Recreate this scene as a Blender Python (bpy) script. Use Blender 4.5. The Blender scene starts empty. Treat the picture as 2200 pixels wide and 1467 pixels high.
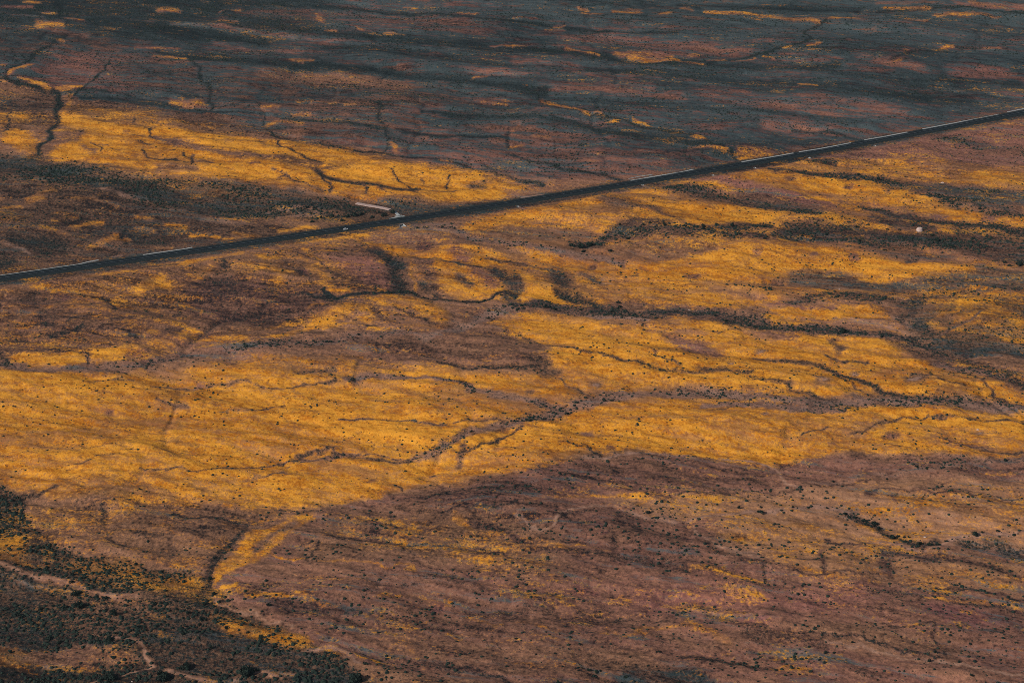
import bpy, math, random
import numpy as np

random.seed(7)
RNG = np.random.default_rng(11)

# ------------------------------------------------------------------ camera
CAM_H = 780.0                       # metres above the plain
DEP = math.radians(24.0)            # the camera looks this far down
LENS = 70.0
FPX = LENS / 36.0 * 2200.0

scene = bpy.context.scene
col = scene.collection
cam_data = bpy.data.cameras.new('camera')
cam_data.lens = LENS
cam_data.sensor_width = 36.0
cam_data.clip_start = 1.0
cam_data.clip_end = 200000.0
cam = bpy.data.objects.new('camera', cam_data)
cam.location = (0, 0, CAM_H)
cam.rotation_euler = (math.pi / 2 - DEP, 0, 0)
col.objects.link(cam)
scene.camera = cam

# ------------------------------------------------------------------ sky, sun, exposure
SUN_EL = math.radians(34.0)
SUN_AZ = math.radians(234.0)        # clockwise from +Y: behind the camera, to the left
world = bpy.data.worlds.new('World')
scene.world = world
world.use_nodes = True
wn = world.node_tree
sky = wn.nodes.new('ShaderNodeTexSky')
sky.sky_type = 'NISHITA'
sky.sun_disc = False
sky.sun_elevation = SUN_EL
sky.sun_rotation = SUN_AZ
wn.links.new(sky.outputs[0], wn.nodes['Background'].inputs[0])
wn.nodes['Background'].inputs[1].default_value = 0.05

sun_data = bpy.data.lights.new('sun', 'SUN')
sun_data.energy = 3.25
sun_data.angle = math.radians(0.5)
sun_data.color = (1.0, 0.95, 0.88)
sun = bpy.data.objects.new('sun', sun_data)
sun.rotation_euler = (math.pi / 2 - SUN_EL, 0, math.pi - SUN_AZ)
sun.location = (-600, -600, 1500)
col.objects.link(sun)

vs = scene.view_settings
vs.view_transform = 'Standard'
vs.look = 'None'
vs.gamma = 1.0
vs.exposure = 0.0
vs.use_curve_mapping = False
cy = scene.cycles
cy.use_denoising = False
cy.filter_width = 0.9
cy.max_bounces = 3
cy.diffuse_bounces = 2

# ------------------------------------------------------------------ camera view coordinates
# The chart is the camera view in 2200 x 1467 units; chart points are projected onto the ground.
CT, ST = math.cos(DEP), math.sin(DEP)

def ground(u, v):
    """chart point -> ground point (x, y) on the plain"""
    u = np.asarray(u, float); v = np.asarray(v, float)
    dx = (u - 1100.0) / FPX
    dy = (733.5 - v) / FPX
    wy = CT + ST * dy
    wz = -ST + CT * dy
    t = CAM_H / np.maximum(-wz, 1e-4)
    return dx * t, wy * t

def chart(x, y):
    """ground point -> chart point"""
    zc = CT * y + ST * CAM_H
    yc = ST * y - CT * CAM_H
    zc = np.maximum(zc, 1.0)
    return 1100.0 + FPX * x / zc, 733.5 - FPX * yc / zc

def unit_m(v):
    """metres that one chart unit spans on an upright thing standing at chart row v"""
    d = DEP - math.atan((733.5 - v) / FPX)
    return CAM_H / math.sin(d) / FPX

# ------------------------------------------------------------------ land-cover chart
MG = 120                                    # margin round the chart
CW, CH = (2200 + 2 * MG) // 2, (1468 + 2 * MG) // 2
LAY = {}
for k, d in dict(F=.12, S=.10, P=.35, G=.0, T=.0, B=.15, L=.45, Z=1., D=.25).items():  # left and top: soil and scrub toned darker, edge darkening put into the colour
    LAY[k] = np.full((CH, CW), d, np.float32)
GX = (np.arange(CW) * 2 - MG).astype(np.float32)
GY = (np.arange(CH) * 2 - MG).astype(np.float32)

def box(a, r, ax):
    if r < 1: return a
    pad = [(0, 0), (0, 0)]; pad[ax] = (r + 1, r)
    c = np.cumsum(np.pad(a, pad, mode='edge'), axis=ax, dtype=np.float64)
    n = a.shape[ax]
    if ax == 0: s = c[2*r+1:2*r+1+n] - c[0:n]
    else: s = c[:, 2*r+1:2*r+1+n] - c[:, 0:n]
    return (s / (2 * r + 1)).astype(np.float32)

def blur(a, r):
    rx, ry = int(round(r / 2.0)), int(round(r / 4.0))
    for _ in range(2):
        a = box(box(a, rx, 1), ry, 0)
    return a

def window(pts, pad):
    p = np.array(pts, float)
    x0 = max(0, int((p[:, 0].min() - pad + MG) // 2)); x1 = min(CW, int((p[:, 0].max() + pad + MG) // 2) + 2)
    y0 = max(0, int((p[:, 1].min() - pad + MG) // 2)); y1 = min(CH, int((p[:, 1].max() + pad + MG) // 2) + 2)
    return x0, x1, y0, y1

def put(m, win, vals):
    x0, x1, y0, y1 = win
    for k, v in vals.items():
        a = LAY[k][y0:y1, x0:x1]
        a += (v - a) * m

def area(pts, soft=14, **vals):
    win = window(pts, soft * 2 + 4)
    x0, x1, y0, y1 = win
    if x1 <= x0 or y1 <= y0: return
    X, Y = np.meshgrid(GX[x0:x1], GY[y0:y1])
    ins = np.zeros(X.shape, bool)
    n = len(pts)
    for i in range(n):
        ax, ay = pts[i]; bx, by = pts[(i + 1) % n]
        if ay == by: continue
        c = ((ay > Y) != (by > Y)) & (X < (bx - ax) * (Y - ay) / (by - ay) + ax)
        ins ^= c
    put(blur(ins.astype(np.float32), soft), win, vals)

def line(pts, w, soft=None, amount=1.0, **vals):
    """w: width, one number or (start, end)"""
    if not isinstance(w, tuple): w = (w, w)
    if vals.get('S', 0) > .3 and max(w) <= 9:
        vals['S'] += .07; w = tuple(max(3.0, q * .66) for q in w)
    if vals.get('T', 0) > .1: vals['T'] += .16
    if soft is None: soft = max(1.5, 0.5 * max(w))
    win = window(pts, max(w) + soft + 4)
    x0, x1, y0, y1 = win
    if x1 <= x0 or y1 <= y0: return
    X, Y = np.meshgrid(GX[x0:x1], GY[y0:y1])
    best = np.full(X.shape, -1e9, np.float32)
    n = len(pts)
    for i in range(max(1, n - 1)):
        ax, ay = pts[i]; bx, by = pts[min(i + 1, n - 1)]
        dx, dy = bx - ax, by - ay
        L2 = dx * dx + dy * dy + 1e-6
        t = np.clip(((X - ax) * dx + (Y - ay) * dy) / L2, 0, 1)
        d = np.hypot((X - ax - t * dx) * .8, Y - ay - t * dy)
        f = (i + t) / max(1, n - 1)
        best = np.maximum(best, (w[0] + (w[1] - w[0]) * f) * .5 - d)
    m = np.clip(best / (2 * soft) + .5, 0, 1)
    put(m * m * (3 - 2 * m) * amount, win, vals)

def spot(u, v, r, **vals):
    line([(u - r * .4, v), (u + r * .4, v)], r * .65, r * .3, amount=.75, **vals)

# ---- the far plain beyond the road
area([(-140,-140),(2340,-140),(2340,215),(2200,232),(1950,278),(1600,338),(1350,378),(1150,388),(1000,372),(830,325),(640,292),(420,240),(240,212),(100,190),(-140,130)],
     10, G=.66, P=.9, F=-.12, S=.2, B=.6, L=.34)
area([(-140,-140),(700,-140),(700,50),(560,90),(300,70),(0,60),(-140,60)], 30, G=.85, S=.5, L=.2, F=.04)  # upper left: scrub, plus edge darkening painted into the soil tone
area([(1100,-140),(2340,-140),(2340,60),(1900,62),(1500,52),(1100,30)], 20, G=.8, S=.22, L=.4, P=.55)
area([(1450,40),(1800,50),(2200,90),(2200,130),(1900,110),(1500,80)], 30, G=.82, S=.25, L=.42)
area([(-140,60),(120,62),(230,58),(300,100),(200,110),(60,125),(-140,120)], 24, G=.5, P=.6, L=.24, S=.28)
area([(110,118),(250,116),(400,130),(420,160),(430,190),(350,196),(200,188),(110,182),(70,150)], 14, G=.22, P=.78, L=.36, B=.6)
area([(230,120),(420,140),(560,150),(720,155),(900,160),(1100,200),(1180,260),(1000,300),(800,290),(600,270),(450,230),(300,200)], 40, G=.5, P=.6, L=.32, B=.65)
area([(150,205),(330,215),(430,240),(560,262),(700,300),(560,296),(420,272),(260,248),(160,240)], 14, G=.2, P=.45, L=.3, S=.25)
area([(-140,190),(110,195),(125,230),(110,270),(60,270),(-140,235)], 16, G=.15, P=.35, L=.28, S=.25, F=.06)
area([(830,270),(1080,270),(1300,300),(1500,330),(1560,350),(1350,378),(1150,385),(1010,365),(850,320)], 24, G=.42, P=.75, L=.38)
area([(560,215),(830,210),(840,300),(700,300),(580,280)], 20, G=.35, P=.6, L=.3)
# pink bare slopes
area([(470,10),(700,18),(830,24),(950,34),(1080,50),(1100,62),(1080,80),(1000,76),(900,62),(760,50),(690,42),(560,34)], 10, G=.38, P=.75, L=.42)
area([(1200,70),(1280,66),(1400,78),(1520,86),(1640,108),(1640,120),(1500,114),(1450,118),(1350,104),(1250,100),(1180,84)], 8, G=.32, P=.75, L=.46)
area([(1480,190),(1600,190),(1750,208),(1900,226),(1965,255),(1900,266),(1750,252),(1650,238),(1520,216)], 16, G=.40, P=.75, L=.46)
area([(1640,255),(1700,262),(1800,278),(1890,276),(1880,290),(1750,296),(1640,278)], 12, G=.36, P=.75, L=.45)
area([(1640,235),(1760,250),(1900,262),(1880,275),(1700,256)], 8, G=.8, S=.4)
area([(2020,142),(2170,140),(2180,165),(2060,168)], 8, G=.2, P=.85, L=.5)
area([(2090,262),(2200,230),(2200,240),(2100,275)], 6, G=.5, P=.8)
area([(560,140),(780,148),(900,160),(880,190),(740,186),(560,170)], 14, G=.22, P=.5, L=.36, F=.10)
for p, w in [([(380,50),(471,56),(572,72),(740,86)],7),([(0,28),(90,42)],7),([(74,56),(190,66)],14),([(1675,118),(1796,130)],13),([(1690,108),(1796,112)],8),
             ([(1830,118),(1914,138)],14),([(1920,138),(1980,150)],14),([(1000,150),(1134,156)],8),([(1220,160),(1420,166)],7),([(1340,158),(1440,166)],6),
             ([(1000,210),(1090,214)],16),([(840,240),(960,238)],24),([(1160,185),(1330,196),(1470,212)],12),([(1220,190),(1400,190)],16),([(1190,256),(1290,262)],8),
             ([(700,300),(830,310)],10),([(880,300),(1010,318)],14),([(950,330),(1020,352)],14),([(1150,316),(1300,330)],14),([(1250,345),(1430,352)],14),
             ([(1960,62),(2070,78)],8),([(1850,44),(1960,50)],8),([(1830,30),(1890,32)],5),([(1880,0),(2050,8)],6),([(2060,5),(2200,12)],10),([(560,108),(640,112)],8),
             ([(720,80),(860,92)],8),([(900,95),(1010,104)],7),([(1100,125),(1230,140)],12),([(460,90),(560,114)],12),([(430,60),(540,70)],6),([(260,44),(330,48)],7),
             ([(1480,172),(1560,178)],5),([(2000,178),(2090,196)],8),([(2110,190),(2200,205)],10),([(1640,176),(1700,182)],5),([(1770,150),(1860,162)],6)]:
    line(p, w, G=.36, P=.75, L=.46, S=.06)
# dark bands of low scrub
for p, w, s in [([(0,20),(200,40),(350,58),(500,74),(570,88)],14,.6),([(0,48),(120,58),(300,70),(450,78)],12,.5),
                ([(330,118),(450,126),(560,136),(700,142),(830,150),(1000,168),(1100,184),(1180,196)],15,.62),
                ([(500,52),(700,66),(900,84),(1050,100),(1250,112),(1400,130),(1600,146),(1800,142)],16,.5),
                ([(560,6),(760,16),(950,30),(1100,44),(1300,62),(1450,72)],7,.6),([(1500,160),(1700,186),(1900,202),(2100,212)],26,.42),
                ([(1000,245),(1150,252),(1300,280),(1450,302),(1550,326)],12,.5),([(1260,150),(1420,160),(1560,168)],14,.4),
                ([(700,100),(860,112),(1000,128),(1100,140)],10,.4),([(850,280),(950,290),(1090,300)],9,.55),([(900,240),(1000,248)],9,.5),
                ([(1750,155),(1950,175),(2200,180)],18,.35),([(1460,10),(1650,14),(1850,20)],10,.45),([(1700,280),(1780,290),(1850,300)],5,.5),
                ([(600,255),(700,262),(820,280)],9,.5),([(180,205),(330,218),(480,240)],10,.45)]:
    line(p, w, S=s, G=.85, F=.01, L=.2)
# watercourses
for p, w, s in [([(141,77),(101,108),(67,124),(20,155),(30,175),(74,185),(118,193),(128,215),(124,256),(101,286),(84,313),(81,336),(34,353)],(6,14),.85),
                ([(235,135),(202,168),(168,195),(145,212)],5,.7),([(414,135),(427,168),(451,192),(447,229)],10,.55),
                ([(108,185),(235,192),(353,215),(454,232),(555,246)],7,.55),([(565,219),(558,269),(589,293)],6,.6),
                ([(589,293),(706,313),(730,320),(831,332),(932,344),(1006,360),(1026,377),(1100,394),(1167,402)],7,.68),
                ([(323,286),(336,303),(437,323),(538,342),(589,353),(690,368)],7,.65),([(807,222),(821,269),(834,296),(831,326)],11,.5),
                ([(1164,188),(1164,215),(1218,234),(1268,246),(1319,251),(1369,267),(1446,286),(1500,302),(1537,316),(1584,343)],7,.65),
                ([(1093,279),(1086,319)],10,.5),([(1083,330),(1134,350),(1201,366),(1302,379),(1340,388)],12,.55),
                ([(1779,44),(1719,64),(1749,87),(1658,111),(1594,121),(1520,138)],6,.7),([(2166,108),(2042,101),(1948,124),(1921,135)],6,.6),
                ([(1880,22),(1998,20),(2082,15),(2200,32)],7,.6),([(1100,100),(1160,103),(1250,118),(1340,130),(1440,138),(1520,141)],5,.55),
                ([(540,15),(470,22)],5,.5),([(0,170),(20,160)],5,.5)]:
    w = tuple(q * .75 for q in w) if isinstance(w, tuple) else w * .75
    line(p, w, S=s, G=.6, F=.02, L=.2, B=1.2)
# flowers on the far plain
for p, w, f in [([(1214,101),(1240,105)],7,.8),([(1240,106),(1282,113)],6,.8),([(1319,110),(1340,116)],8,.55),([(1352,121),(1400,126),(1457,128)],6,.85),([(1345,112),(1440,120)],12,.3),
                ([(1241,10),(1262,14)],4,.7),([(1250,21),(1284,22)],4,.8),([(1312,18),(1376,21)],6,.75),([(1416,28),(1446,29)],5,.8),([(1462,19),(1490,20)],4,.6),
                ([(1167,211),(1218,224),(1255,240)],9,.72),([(1272,238),(1290,244)],7,.6),([(1295,260),(1325,258)],4,.6),([(1360,256),(1395,266)],6,.6),
                ([(1006,160),(1046,161)],4,.75),([(838,305),(865,326)],9,.55),([(1093,316),(1118,312)],7,.6),([(1144,296),(1180,294)],8,.45),([(1100,283),(1110,270)],8,.5),
                ([(1520,25),(1628,33),(1760,46)],5,.72),([(1783,41),(1843,40)],5,.8),([(1900,14),(1988,18)],7,.62),([(2005,30),(2099,33),(2150,39)],6,.62),([(1940,40),(2000,41)],5,.55),
                ([(2090,3),(2200,12)],9,.42),([(1722,184),(1760,188)],5,.8),([(1578,130),(1615,124)],5,.7),([(1524,130),(1560,125)],6,.55),([(1460,134),(1514,139)],4,.75),([(1482,112),(1500,114)],8,.55),
                ([(1732,99),(1770,98)],4,.7),([(1480,322),(1520,322),(1556,330)],8,.6),([(1585,330),(1640,324),(1655,330)],14,.5),([(1590,340),(1640,334)],9,.5),([(1485,296),(1508,302)],7,.5),
                ([(27,156),(46,148),(67,144)],9,.85),([(54,168),(74,176),(98,185)],9,.85),([(111,186),(175,184)],6,.7),([(150,209),(138,225),(165,226)],8,.75),([(140,200),(160,198)],7,.6),
                ([(367,213),(400,218),(430,212)],12,.55),([(444,242),(488,250)],8,.5),([(568,270),(590,262),(639,266)],9,.68),([(568,232),(595,230)],10,.45),([(620,250),(660,248)],6,.45),([(610,284),(650,284)],9,.35),
                ([(74,55),(128,58)],9,.4),([(128,40),(188,46)],6,.55),([(336,17),(390,19)],5,.6),([(44,2),(84,1)],5,.6),([(625,131),(666,137)],5,.75),([(700,61),(723,62)],4,.7),([(323,122),(400,126)],6,.45),([(300,100),(380,104)],7,.35),
                ([(0,141),(10,143)],7,.7),([(0,168),(14,174)],6,.6),([(130,88),(145,92)],6,.6),([(730,229),(760,228)],6,.6),([(868,12),(895,13)],4,.7),([(990,24),(1026,25)],4,.6),([(770,55),(785,60)],6,.6),([(830,68),(864,74)],4,.6),([(860,32),(880,32)],5,.5),
                ([(1100,96),(1128,95)],5,.6),([(1050,97),(1098,98)],4,.5),([(630,218),(712,224)],4,.45),([(1040,216),(1090,222)],5,.5),([(1085,212),(1100,216)],6,.5),([(2110,105),(2150,107)],4,.6),([(2020,103),(2045,102)],4,.6),
                ([(1925,140),(1935,136)],8,.5),([(1945,118),(1960,117)],4,.6),([(1690,105),(1700,100)],6,.5),([(1260,350),(1290,352)],7,.4),([(1250,330),(1286,338)],6,.4),([(940,346),(970,352)],5,.5),([(700,360),(730,356)],6,.5),
                ([(1630,120),(1660,126)],4,.5),([(1150,38),(1100,37)],4,.5),([(1190,52),(1215,50)],4,.5),([(1170,60),(1210,58)],6,.35),([(470,38),(505,40)],5,.5),([(475,22),(480,18)],5,.6),([(500,15),(520,16)],4,.6),([(680,28),(700,42)],7,.4),([(0,15),(60,12)],5,.3),([(80,22),(110,24)],5,.3)]:
    line(p, w, F=f * .82, G=.15, L=.42, S=.04)

# ---- the flowering slope left of the road
area([(140,225),(150,246),(230,256),(330,264),(440,284),(560,298),(640,302),(730,322),(800,342),(850,352),(1020,366),(1032,380),(1110,402),(1080,424),(1000,433),(930,437),(860,430),(780,430),(700,426),(620,407),(560,402),(480,396),(400,388),(300,374),(220,358),(120,352),(106,336),(130,310),(150,285),(128,265)],
     8, F=.80, G=.0, P=.3, L=.38, S=.06, B=.1)
area([(150,215),(330,240),(450,270),(560,292),(500,290),(330,262),(200,252),(150,240)], 8, F=.36, L=.32, P=.35)
for p, w, f in [([(332,296),(400,310),(450,322),(560,342),(690,367)],13,.12),([(120,286),(165,286),(150,300),(105,310)],14,.15),([(170,322),(205,332)],9,.25),([(330,368),(360,366),(410,372)],14,.22),
                ([(420,352),(450,350),(440,362)],12,.35),([(560,312),(640,320)],6,.35),([(600,346),(690,366),(740,362)],8,.3),([(880,355),(960,366),(1010,372)],10,.38),([(480,300),(560,306)],6,.35),
                ([(740,322),(830,350),(900,362)],8,.42),([(900,372),(990,376)],5,.45),([(220,258),(330,272)],5,.4),([(270,285),(310,290)],8,.4),([(1040,385),(1120,400)],12,.3),([(1080,410),(1130,402)],10,.4)]:
    line(p, w, F=f, L=.34, P=.45)
area([(300,372),(400,385),(440,395),(380,400),(260,372)], 10, F=.45)
for p, w, s in [([(276,252),(276,262)],5,.6),([(323,274),(324,286),(332,300)],5,.7),([(206,314),(214,322),(219,332)],5,.75),([(236,318),(190,310)],4,.4),([(313,326),(336,345),(407,358)],6,.7),([(402,334),(410,346),(407,358)],7,.7),([(424,334),(410,346)],5,.5),
                ([(585,303),(605,318),(629,335),(660,348),(690,358)],7,.7),([(851,370),(862,384),(874,400),(890,412)],6,.7),([(965,378),(971,388),(965,400),(966,410)],5,.75),([(908,384),(912,392)],4,.5),
                ([(690,372),(710,382),(762,398),(800,404),(850,408),(895,412)],(12,6),.72),([(700,380),(702,400),(708,420)],8,.5),([(770,402),(775,420)],5,.4),([(790,404),(830,424)],4,.4),([(895,412),(960,420),(1000,412)],4,.4),
                ([(400,398),(404,390)],6,.6),([(340,345),(380,350)],5,.5),([(300,310),(330,314)],5,.4),([(600,388),(620,386)],5,.4),([(590,374),(690,420)],3,.3)]:
    line(p, w, S=s, F=.03, L=.25, B=.5)
spot(1032,403,26,S=.7,G=.5,F=.05); spot(550,362,14,P=1.2,F=.1,L=.35)
area([(0,288),(38,270),(62,290),(84,332),(50,334),(0,312)], 8, F=.74, L=.36, P=.3)
area([(-140,235),(40,238),(20,268),(-140,285)], 10, F=.38, L=.32)
area([(30,235),(75,240),(60,260),(25,262)], 8, F=.4, L=.3)
line([(24,236),(18,262),(12,276),(0,284)], 5, S=.7, F=.05)
area([(70,330),(110,340),(120,355),(60,345)], 8, F=.2, S=.55, L=.25)

# ---- dark belt of scrub left of the road
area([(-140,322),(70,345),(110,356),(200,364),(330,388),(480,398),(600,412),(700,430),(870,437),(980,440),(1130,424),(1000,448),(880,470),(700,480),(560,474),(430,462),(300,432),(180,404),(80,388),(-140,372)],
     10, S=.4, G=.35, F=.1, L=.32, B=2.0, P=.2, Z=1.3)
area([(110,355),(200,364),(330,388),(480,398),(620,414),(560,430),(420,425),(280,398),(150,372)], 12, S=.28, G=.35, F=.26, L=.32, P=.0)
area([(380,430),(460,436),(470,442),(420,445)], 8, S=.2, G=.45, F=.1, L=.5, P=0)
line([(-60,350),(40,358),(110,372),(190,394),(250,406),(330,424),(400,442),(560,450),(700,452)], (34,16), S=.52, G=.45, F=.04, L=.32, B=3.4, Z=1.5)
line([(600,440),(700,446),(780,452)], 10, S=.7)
for p, w in [([(230,406),(320,430)],8),([(330,446),(400,450)],6),([(560,456),(640,452),(690,462)],8),([(590,470),(680,466)],10),([(430,470),(520,480)],10)]:
    line(p, w, S=.2, T=.22, L=.45, P=.5)
# ---- brown rises left of the road
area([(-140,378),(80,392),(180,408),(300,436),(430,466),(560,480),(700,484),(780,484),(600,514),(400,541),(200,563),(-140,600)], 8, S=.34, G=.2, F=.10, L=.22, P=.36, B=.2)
for p, w, f in [([(60,425),(85,412),(112,406)],14,.45),([(75,425),(90,424)],8,.6),([(0,445),(38,439)],8,.5),([(155,482),(190,474),(222,470)],9,.55),([(85,490),(110,494),(140,496)],9,.4),([(140,496),(180,504)],5,.35),
                ([(198,526),(232,512),(248,506),(275,513)],13,.5),([(355,482),(400,488)],6,.6),([(418,498),(452,497)],6,.65),([(456,506),(470,508)],8,.6),([(300,460),(330,466)],7,.45),([(290,488),(330,492)],8,.35),
                ([(0,420),(60,440),(120,468)],10,.2),([(130,462),(170,462)],6,.35),([(160,426),(230,434),(262,440)],5,.35),([(370,532),(330,530)],6,.4),([(480,512),(560,506)],5,.5),([(600,498),(680,488)],8,.6),([(500,500),(545,506)],6,.5),
                ([(640,492),(660,486)],10,.65),([(170,552),(210,556)],4,.4),([(150,545),(180,552)],6,.3)]:
    line(p, w, F=f, S=.08, L=.34)
for p, w, s in [([(28,512),(80,516),(130,522)],26,.72),([(70,535),(110,540)],9,.6),([(300,516),(355,520)],14,.6),([(-40,556),(14,566)],24,.7),([(55,448),(105,452)],14,.42),([(260,503),(285,508)],9,.6),([(220,480),(260,476)],9,.4),
                ([(190,500),(170,520)],6,.4),([(0,480),(60,494),(120,500)],9,.35),([(420,516),(440,515)],5,.5),([(280,515),(260,530),(250,545)],5,.6),([(230,548),(245,545)],8,.5)]:
    line(p, w, S=s, F=.02, L=.2)
line([(10,520),(40,532),(65,546)], 8, T=.28, S=.05); line([(262,524),(256,538)], 4, T=.4); line([(240,551),(262,548)], 3, T=.6)

# ---- brown land below the road, left
area([(-140,640),(150,596),(400,562),(640,528),(760,514),(840,524),(880,560),(860,600),(880,636),(720,684),(560,722),(400,738),(330,768),(200,735),(-140,745)], 12, F=.24, L=.30, P=.46, S=.2, B=.2)
area([(400,600),(560,600),(680,640),(700,668),(560,700),(440,690),(400,650)], 24, F=.14, L=.30, P=.6)
for p, w, f in [([(62,616),(106,611)],6,.62),([(290,612),(340,602),(365,606)],12,.6),([(250,627),(300,620)],6,.6),([(350,592),(370,612)],12,.55),([(430,592),(455,572)],16,.42),([(380,612),(440,600)],12,.3),
                ([(0,642),(40,655)],14,.32),([(160,634),(220,634)],6,.45),([(80,662),(120,648),(190,644)],7,.5),([(52,678),(80,668)],7,.45),([(135,672),(160,660),(200,658)],9,.42),([(210,652),(235,662)],7,.55),([(285,650),(325,658)],6,.5),([(248,647),(262,650)],5,.6),
                ([(130,690),(190,670)],9,.35),([(0,670),(20,668)],7,.45),([(-40,695),(40,690),(80,684)],12,.35),([(195,722),(230,724)],5,.7),([(322,708),(345,712)],6,.65),([(390,704),(440,706)],8,.45),([(330,730),(400,722),(520,722)],14,.4),([(310,740),(380,732)],10,.4),
                ([(470,626),(500,634)],7,.5),([(560,555),(590,562)],8,.6),([(575,575),(600,592),(590,605)],14,.55),([(620,555),(648,566)],8,.55),([(650,535),(672,568)],7,.6),([(600,590),(640,588)],8,.5),([(660,580),(700,600)],12,.5),([(690,615),(710,630),(745,628)],14,.55),
                ([(735,585),(750,590)],8,.5),([(740,608),(748,604)],6,.5),([(695,690),(740,665),(752,660)],20,.62),([(600,715),(700,698)],6,.62),([(570,722),(650,712),(730,702)],7,.6),([(590,695),(650,690)],6,.5),([(670,662),(690,655)],7,.45),
                ([(780,665),(810,674),(830,680)],12,.62),([(780,688),(790,698)],16,.45),([(790,710),(812,712)],7,.6),([(830,640),(880,650),(950,670),(950,690)],22,.62),([(900,668),(950,688)],14,.65),([(860,655),(820,650)],9,.45),([(870,700),(960,700)],12,.4),
                ([(250,770),(330,790)],8,.5),([(560,527),(700,513),(790,503)],7,.55),([(180,594),(330,574),(420,560)],5,.5),([(400,562),(520,543)],6,.6),([(0,762),(20,768)],6,.3),([(700,705),(760,696)],6,.4)]:
    line(p, w, F=f, S=.06, L=.36)
for p, w, s in [([(86,690),(122,694)],9,.6),([(105,708),(170,702),(190,698)],8,.6),([(160,686),(200,676)],6,.45),([(220,628),(238,645),(252,660)],9,.5),([(250,690),(285,684)],7,.5),([(450,605),(480,608),(500,618)],18,.5),([(455,630),(510,634)],12,.5),([(478,568),(485,572)],13,.75),
                ([(470,560),(500,556)],6,.5),([(365,668),(380,665)],8,.5),([(10,718),(60,718)],9,.5),([(270,712),(290,722)],7,.5),([(360,708),(400,700)],9,.4),([(600,566),(640,590),(660,610)],4,.5),([(610,530),(690,574),(720,600)],4,.4),([(640,586),(650,592)],10,.55),
                ([(40,600),(0,607)],6,.6),([(280,577),(380,566)],5,.5),([(560,630),(640,628),(700,638)],4,.55),([(610,686),(640,690)],7,.7),([(660,675),(690,660)],5,.5),([(780,702),(800,706)],9,.6),([(855,662),(900,682),(935,694)],5,.55),([(810,668),(830,690)],14,.25),([(560,680),(625,678)],6,.4),([(300,690),(330,680)],6,.35)]:
    line(p, w, S=s, F=.03, L=.24)
area([(690,556),(780,548),(832,574),(852,606),(858,626),(800,612),(740,592)], 10, P=.75, L=.42, F=.12, S=.08)
spot(655,590,10,P=1.3,F=.1); spot(130,632,16,P=1.0,F=.1,S=.3); spot(655,687,16,P=1.3,S=.45)

# ---- hummocks in the middle
area([(785,514),(830,520),(900,532),(960,520),(1040,538),(1100,552),(1200,558),(1350,566),(1450,590),(1400,640),(1300,650),(1180,650),(1000,640),(960,632),(900,600),(870,560),(820,540)], 10, F=.76, L=.5, P=.35, S=.06)
area([(880,536),(930,560),(990,650),(940,640),(905,600),(880,560)], 8, F=.12, L=.36, P=.45)
area([(930,575),(1000,560),(1010,590),(1010,625),(990,642),(950,625)], 9, F=.72, L=.45)
for p, w in [([(970,535),(1005,556)],22),([(1020,588),(1052,614)],24)]:
    line(p, w, F=.2, P=.8, L=.5, S=.02)
for p, w, s in [([(800,541),(828,553),(850,572),(860,598),(862,616)],(14,26),.66),([(920,548),(990,568),(1040,580),(1062,592)],5,.5),([(1060,585),(1088,612),(1108,640)],24,.42),([(905,608),(930,626),(940,640)],10,.5),
                ([(1186,588),(1210,606)],(24,32),.62),([(1190,630),(1232,638),(1262,650),(1284,662)],14,.68),([(1040,553),(1110,566),(1180,582)],6,.5),([(985,590),(1000,610)],14,.35),([(1100,600),(1106,622)],16,.4),
                ([(1240,580),(1290,600),(1340,640)],14,.22)]:
    line(p, w, S=s, G=.35, F=.03, L=.28)
line([(876,572),(890,602),(892,616)], 5, F=.7); line([(1150,596),(1165,620),(1180,640)], 16, F=.6); line([(1280,576),(1300,592)], 6, F=.75)
line([(1110,565),(1140,580),(1260,622),(1300,640)], 26, F=.22, L=.4, P=.5, amount=.7)
line([(1296,596),(1330,620),(1375,638),(1430,652)], 8, T=.3, F=.1, L=.5)
line([(1150,672),(1300,684),(1400,700)], 10, F=.3, L=.42)

# ---- land right of the road
area([(1000,470),(1250,405),(1350,398),(1600,362),(1950,300),(2340,230),(2340,640),(1900,640),(1600,650),(1300,650),(1300,560),(1150,548),(1000,515)], 10, F=.46, P=.5, L=.5, S=.12, B=.25)
area([(1650,350),(1900,303),(2100,272),(2340,235),(2340,348),(2100,352),(1950,348),(1800,345)], 10, F=.09, P=.72, L=.46, G=.12, S=.08)
area([(1250,408),(1350,424),(1450,440),(1560,446),(1650,456),(1690,476),(1640,492),(1560,490),(1450,478),(1380,462),(1300,455),(1180,470),(1080,492),(1010,498),(990,482),(1100,456),(1200,428)], 8, F=.66, L=.45, P=.35, G=.05)
area([(1330,440),(1450,445),(1560,452),(1650,462),(1650,485),(1540,486),(1440,474),(1360,460)], 8, F=.82)
area([(980,496),(1100,484),(1240,488),(1290,510),(1230,518),(1100,516)], 10, F=.26, G=.45, L=.42, S=.14)
area([(1280,428),(1340,430),(1400,450),(1340,455),(1290,445)], 8, F=.2, G=.25, S=.3, L=.35)
line([(1370,442),(1430,458),(1470,480)], 12, S=.45, F=.3)
area([(1560,400),(1640,378),(1720,384),(1800,384),(1900,400),(2000,428),(2060,440),(2120,455),(2340,470),(2340,486),(2080,470),(1990,456),(1880,430),(1780,416),(1650,408)], 7, F=.78, L=.47, P=.35, S=.05)
area([(2020,366),(2150,366),(2340,366),(2340,404),(2100,402),(2020,388)], 8, F=.64, L=.46)
area([(1980,352),(2100,360),(2040,380),(1990,372)], 8, F=.35)
line([(1460,376),(1560,396),(1650,420),(1800,442)], 13, P=.85, F=.16, L=.48)
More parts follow.
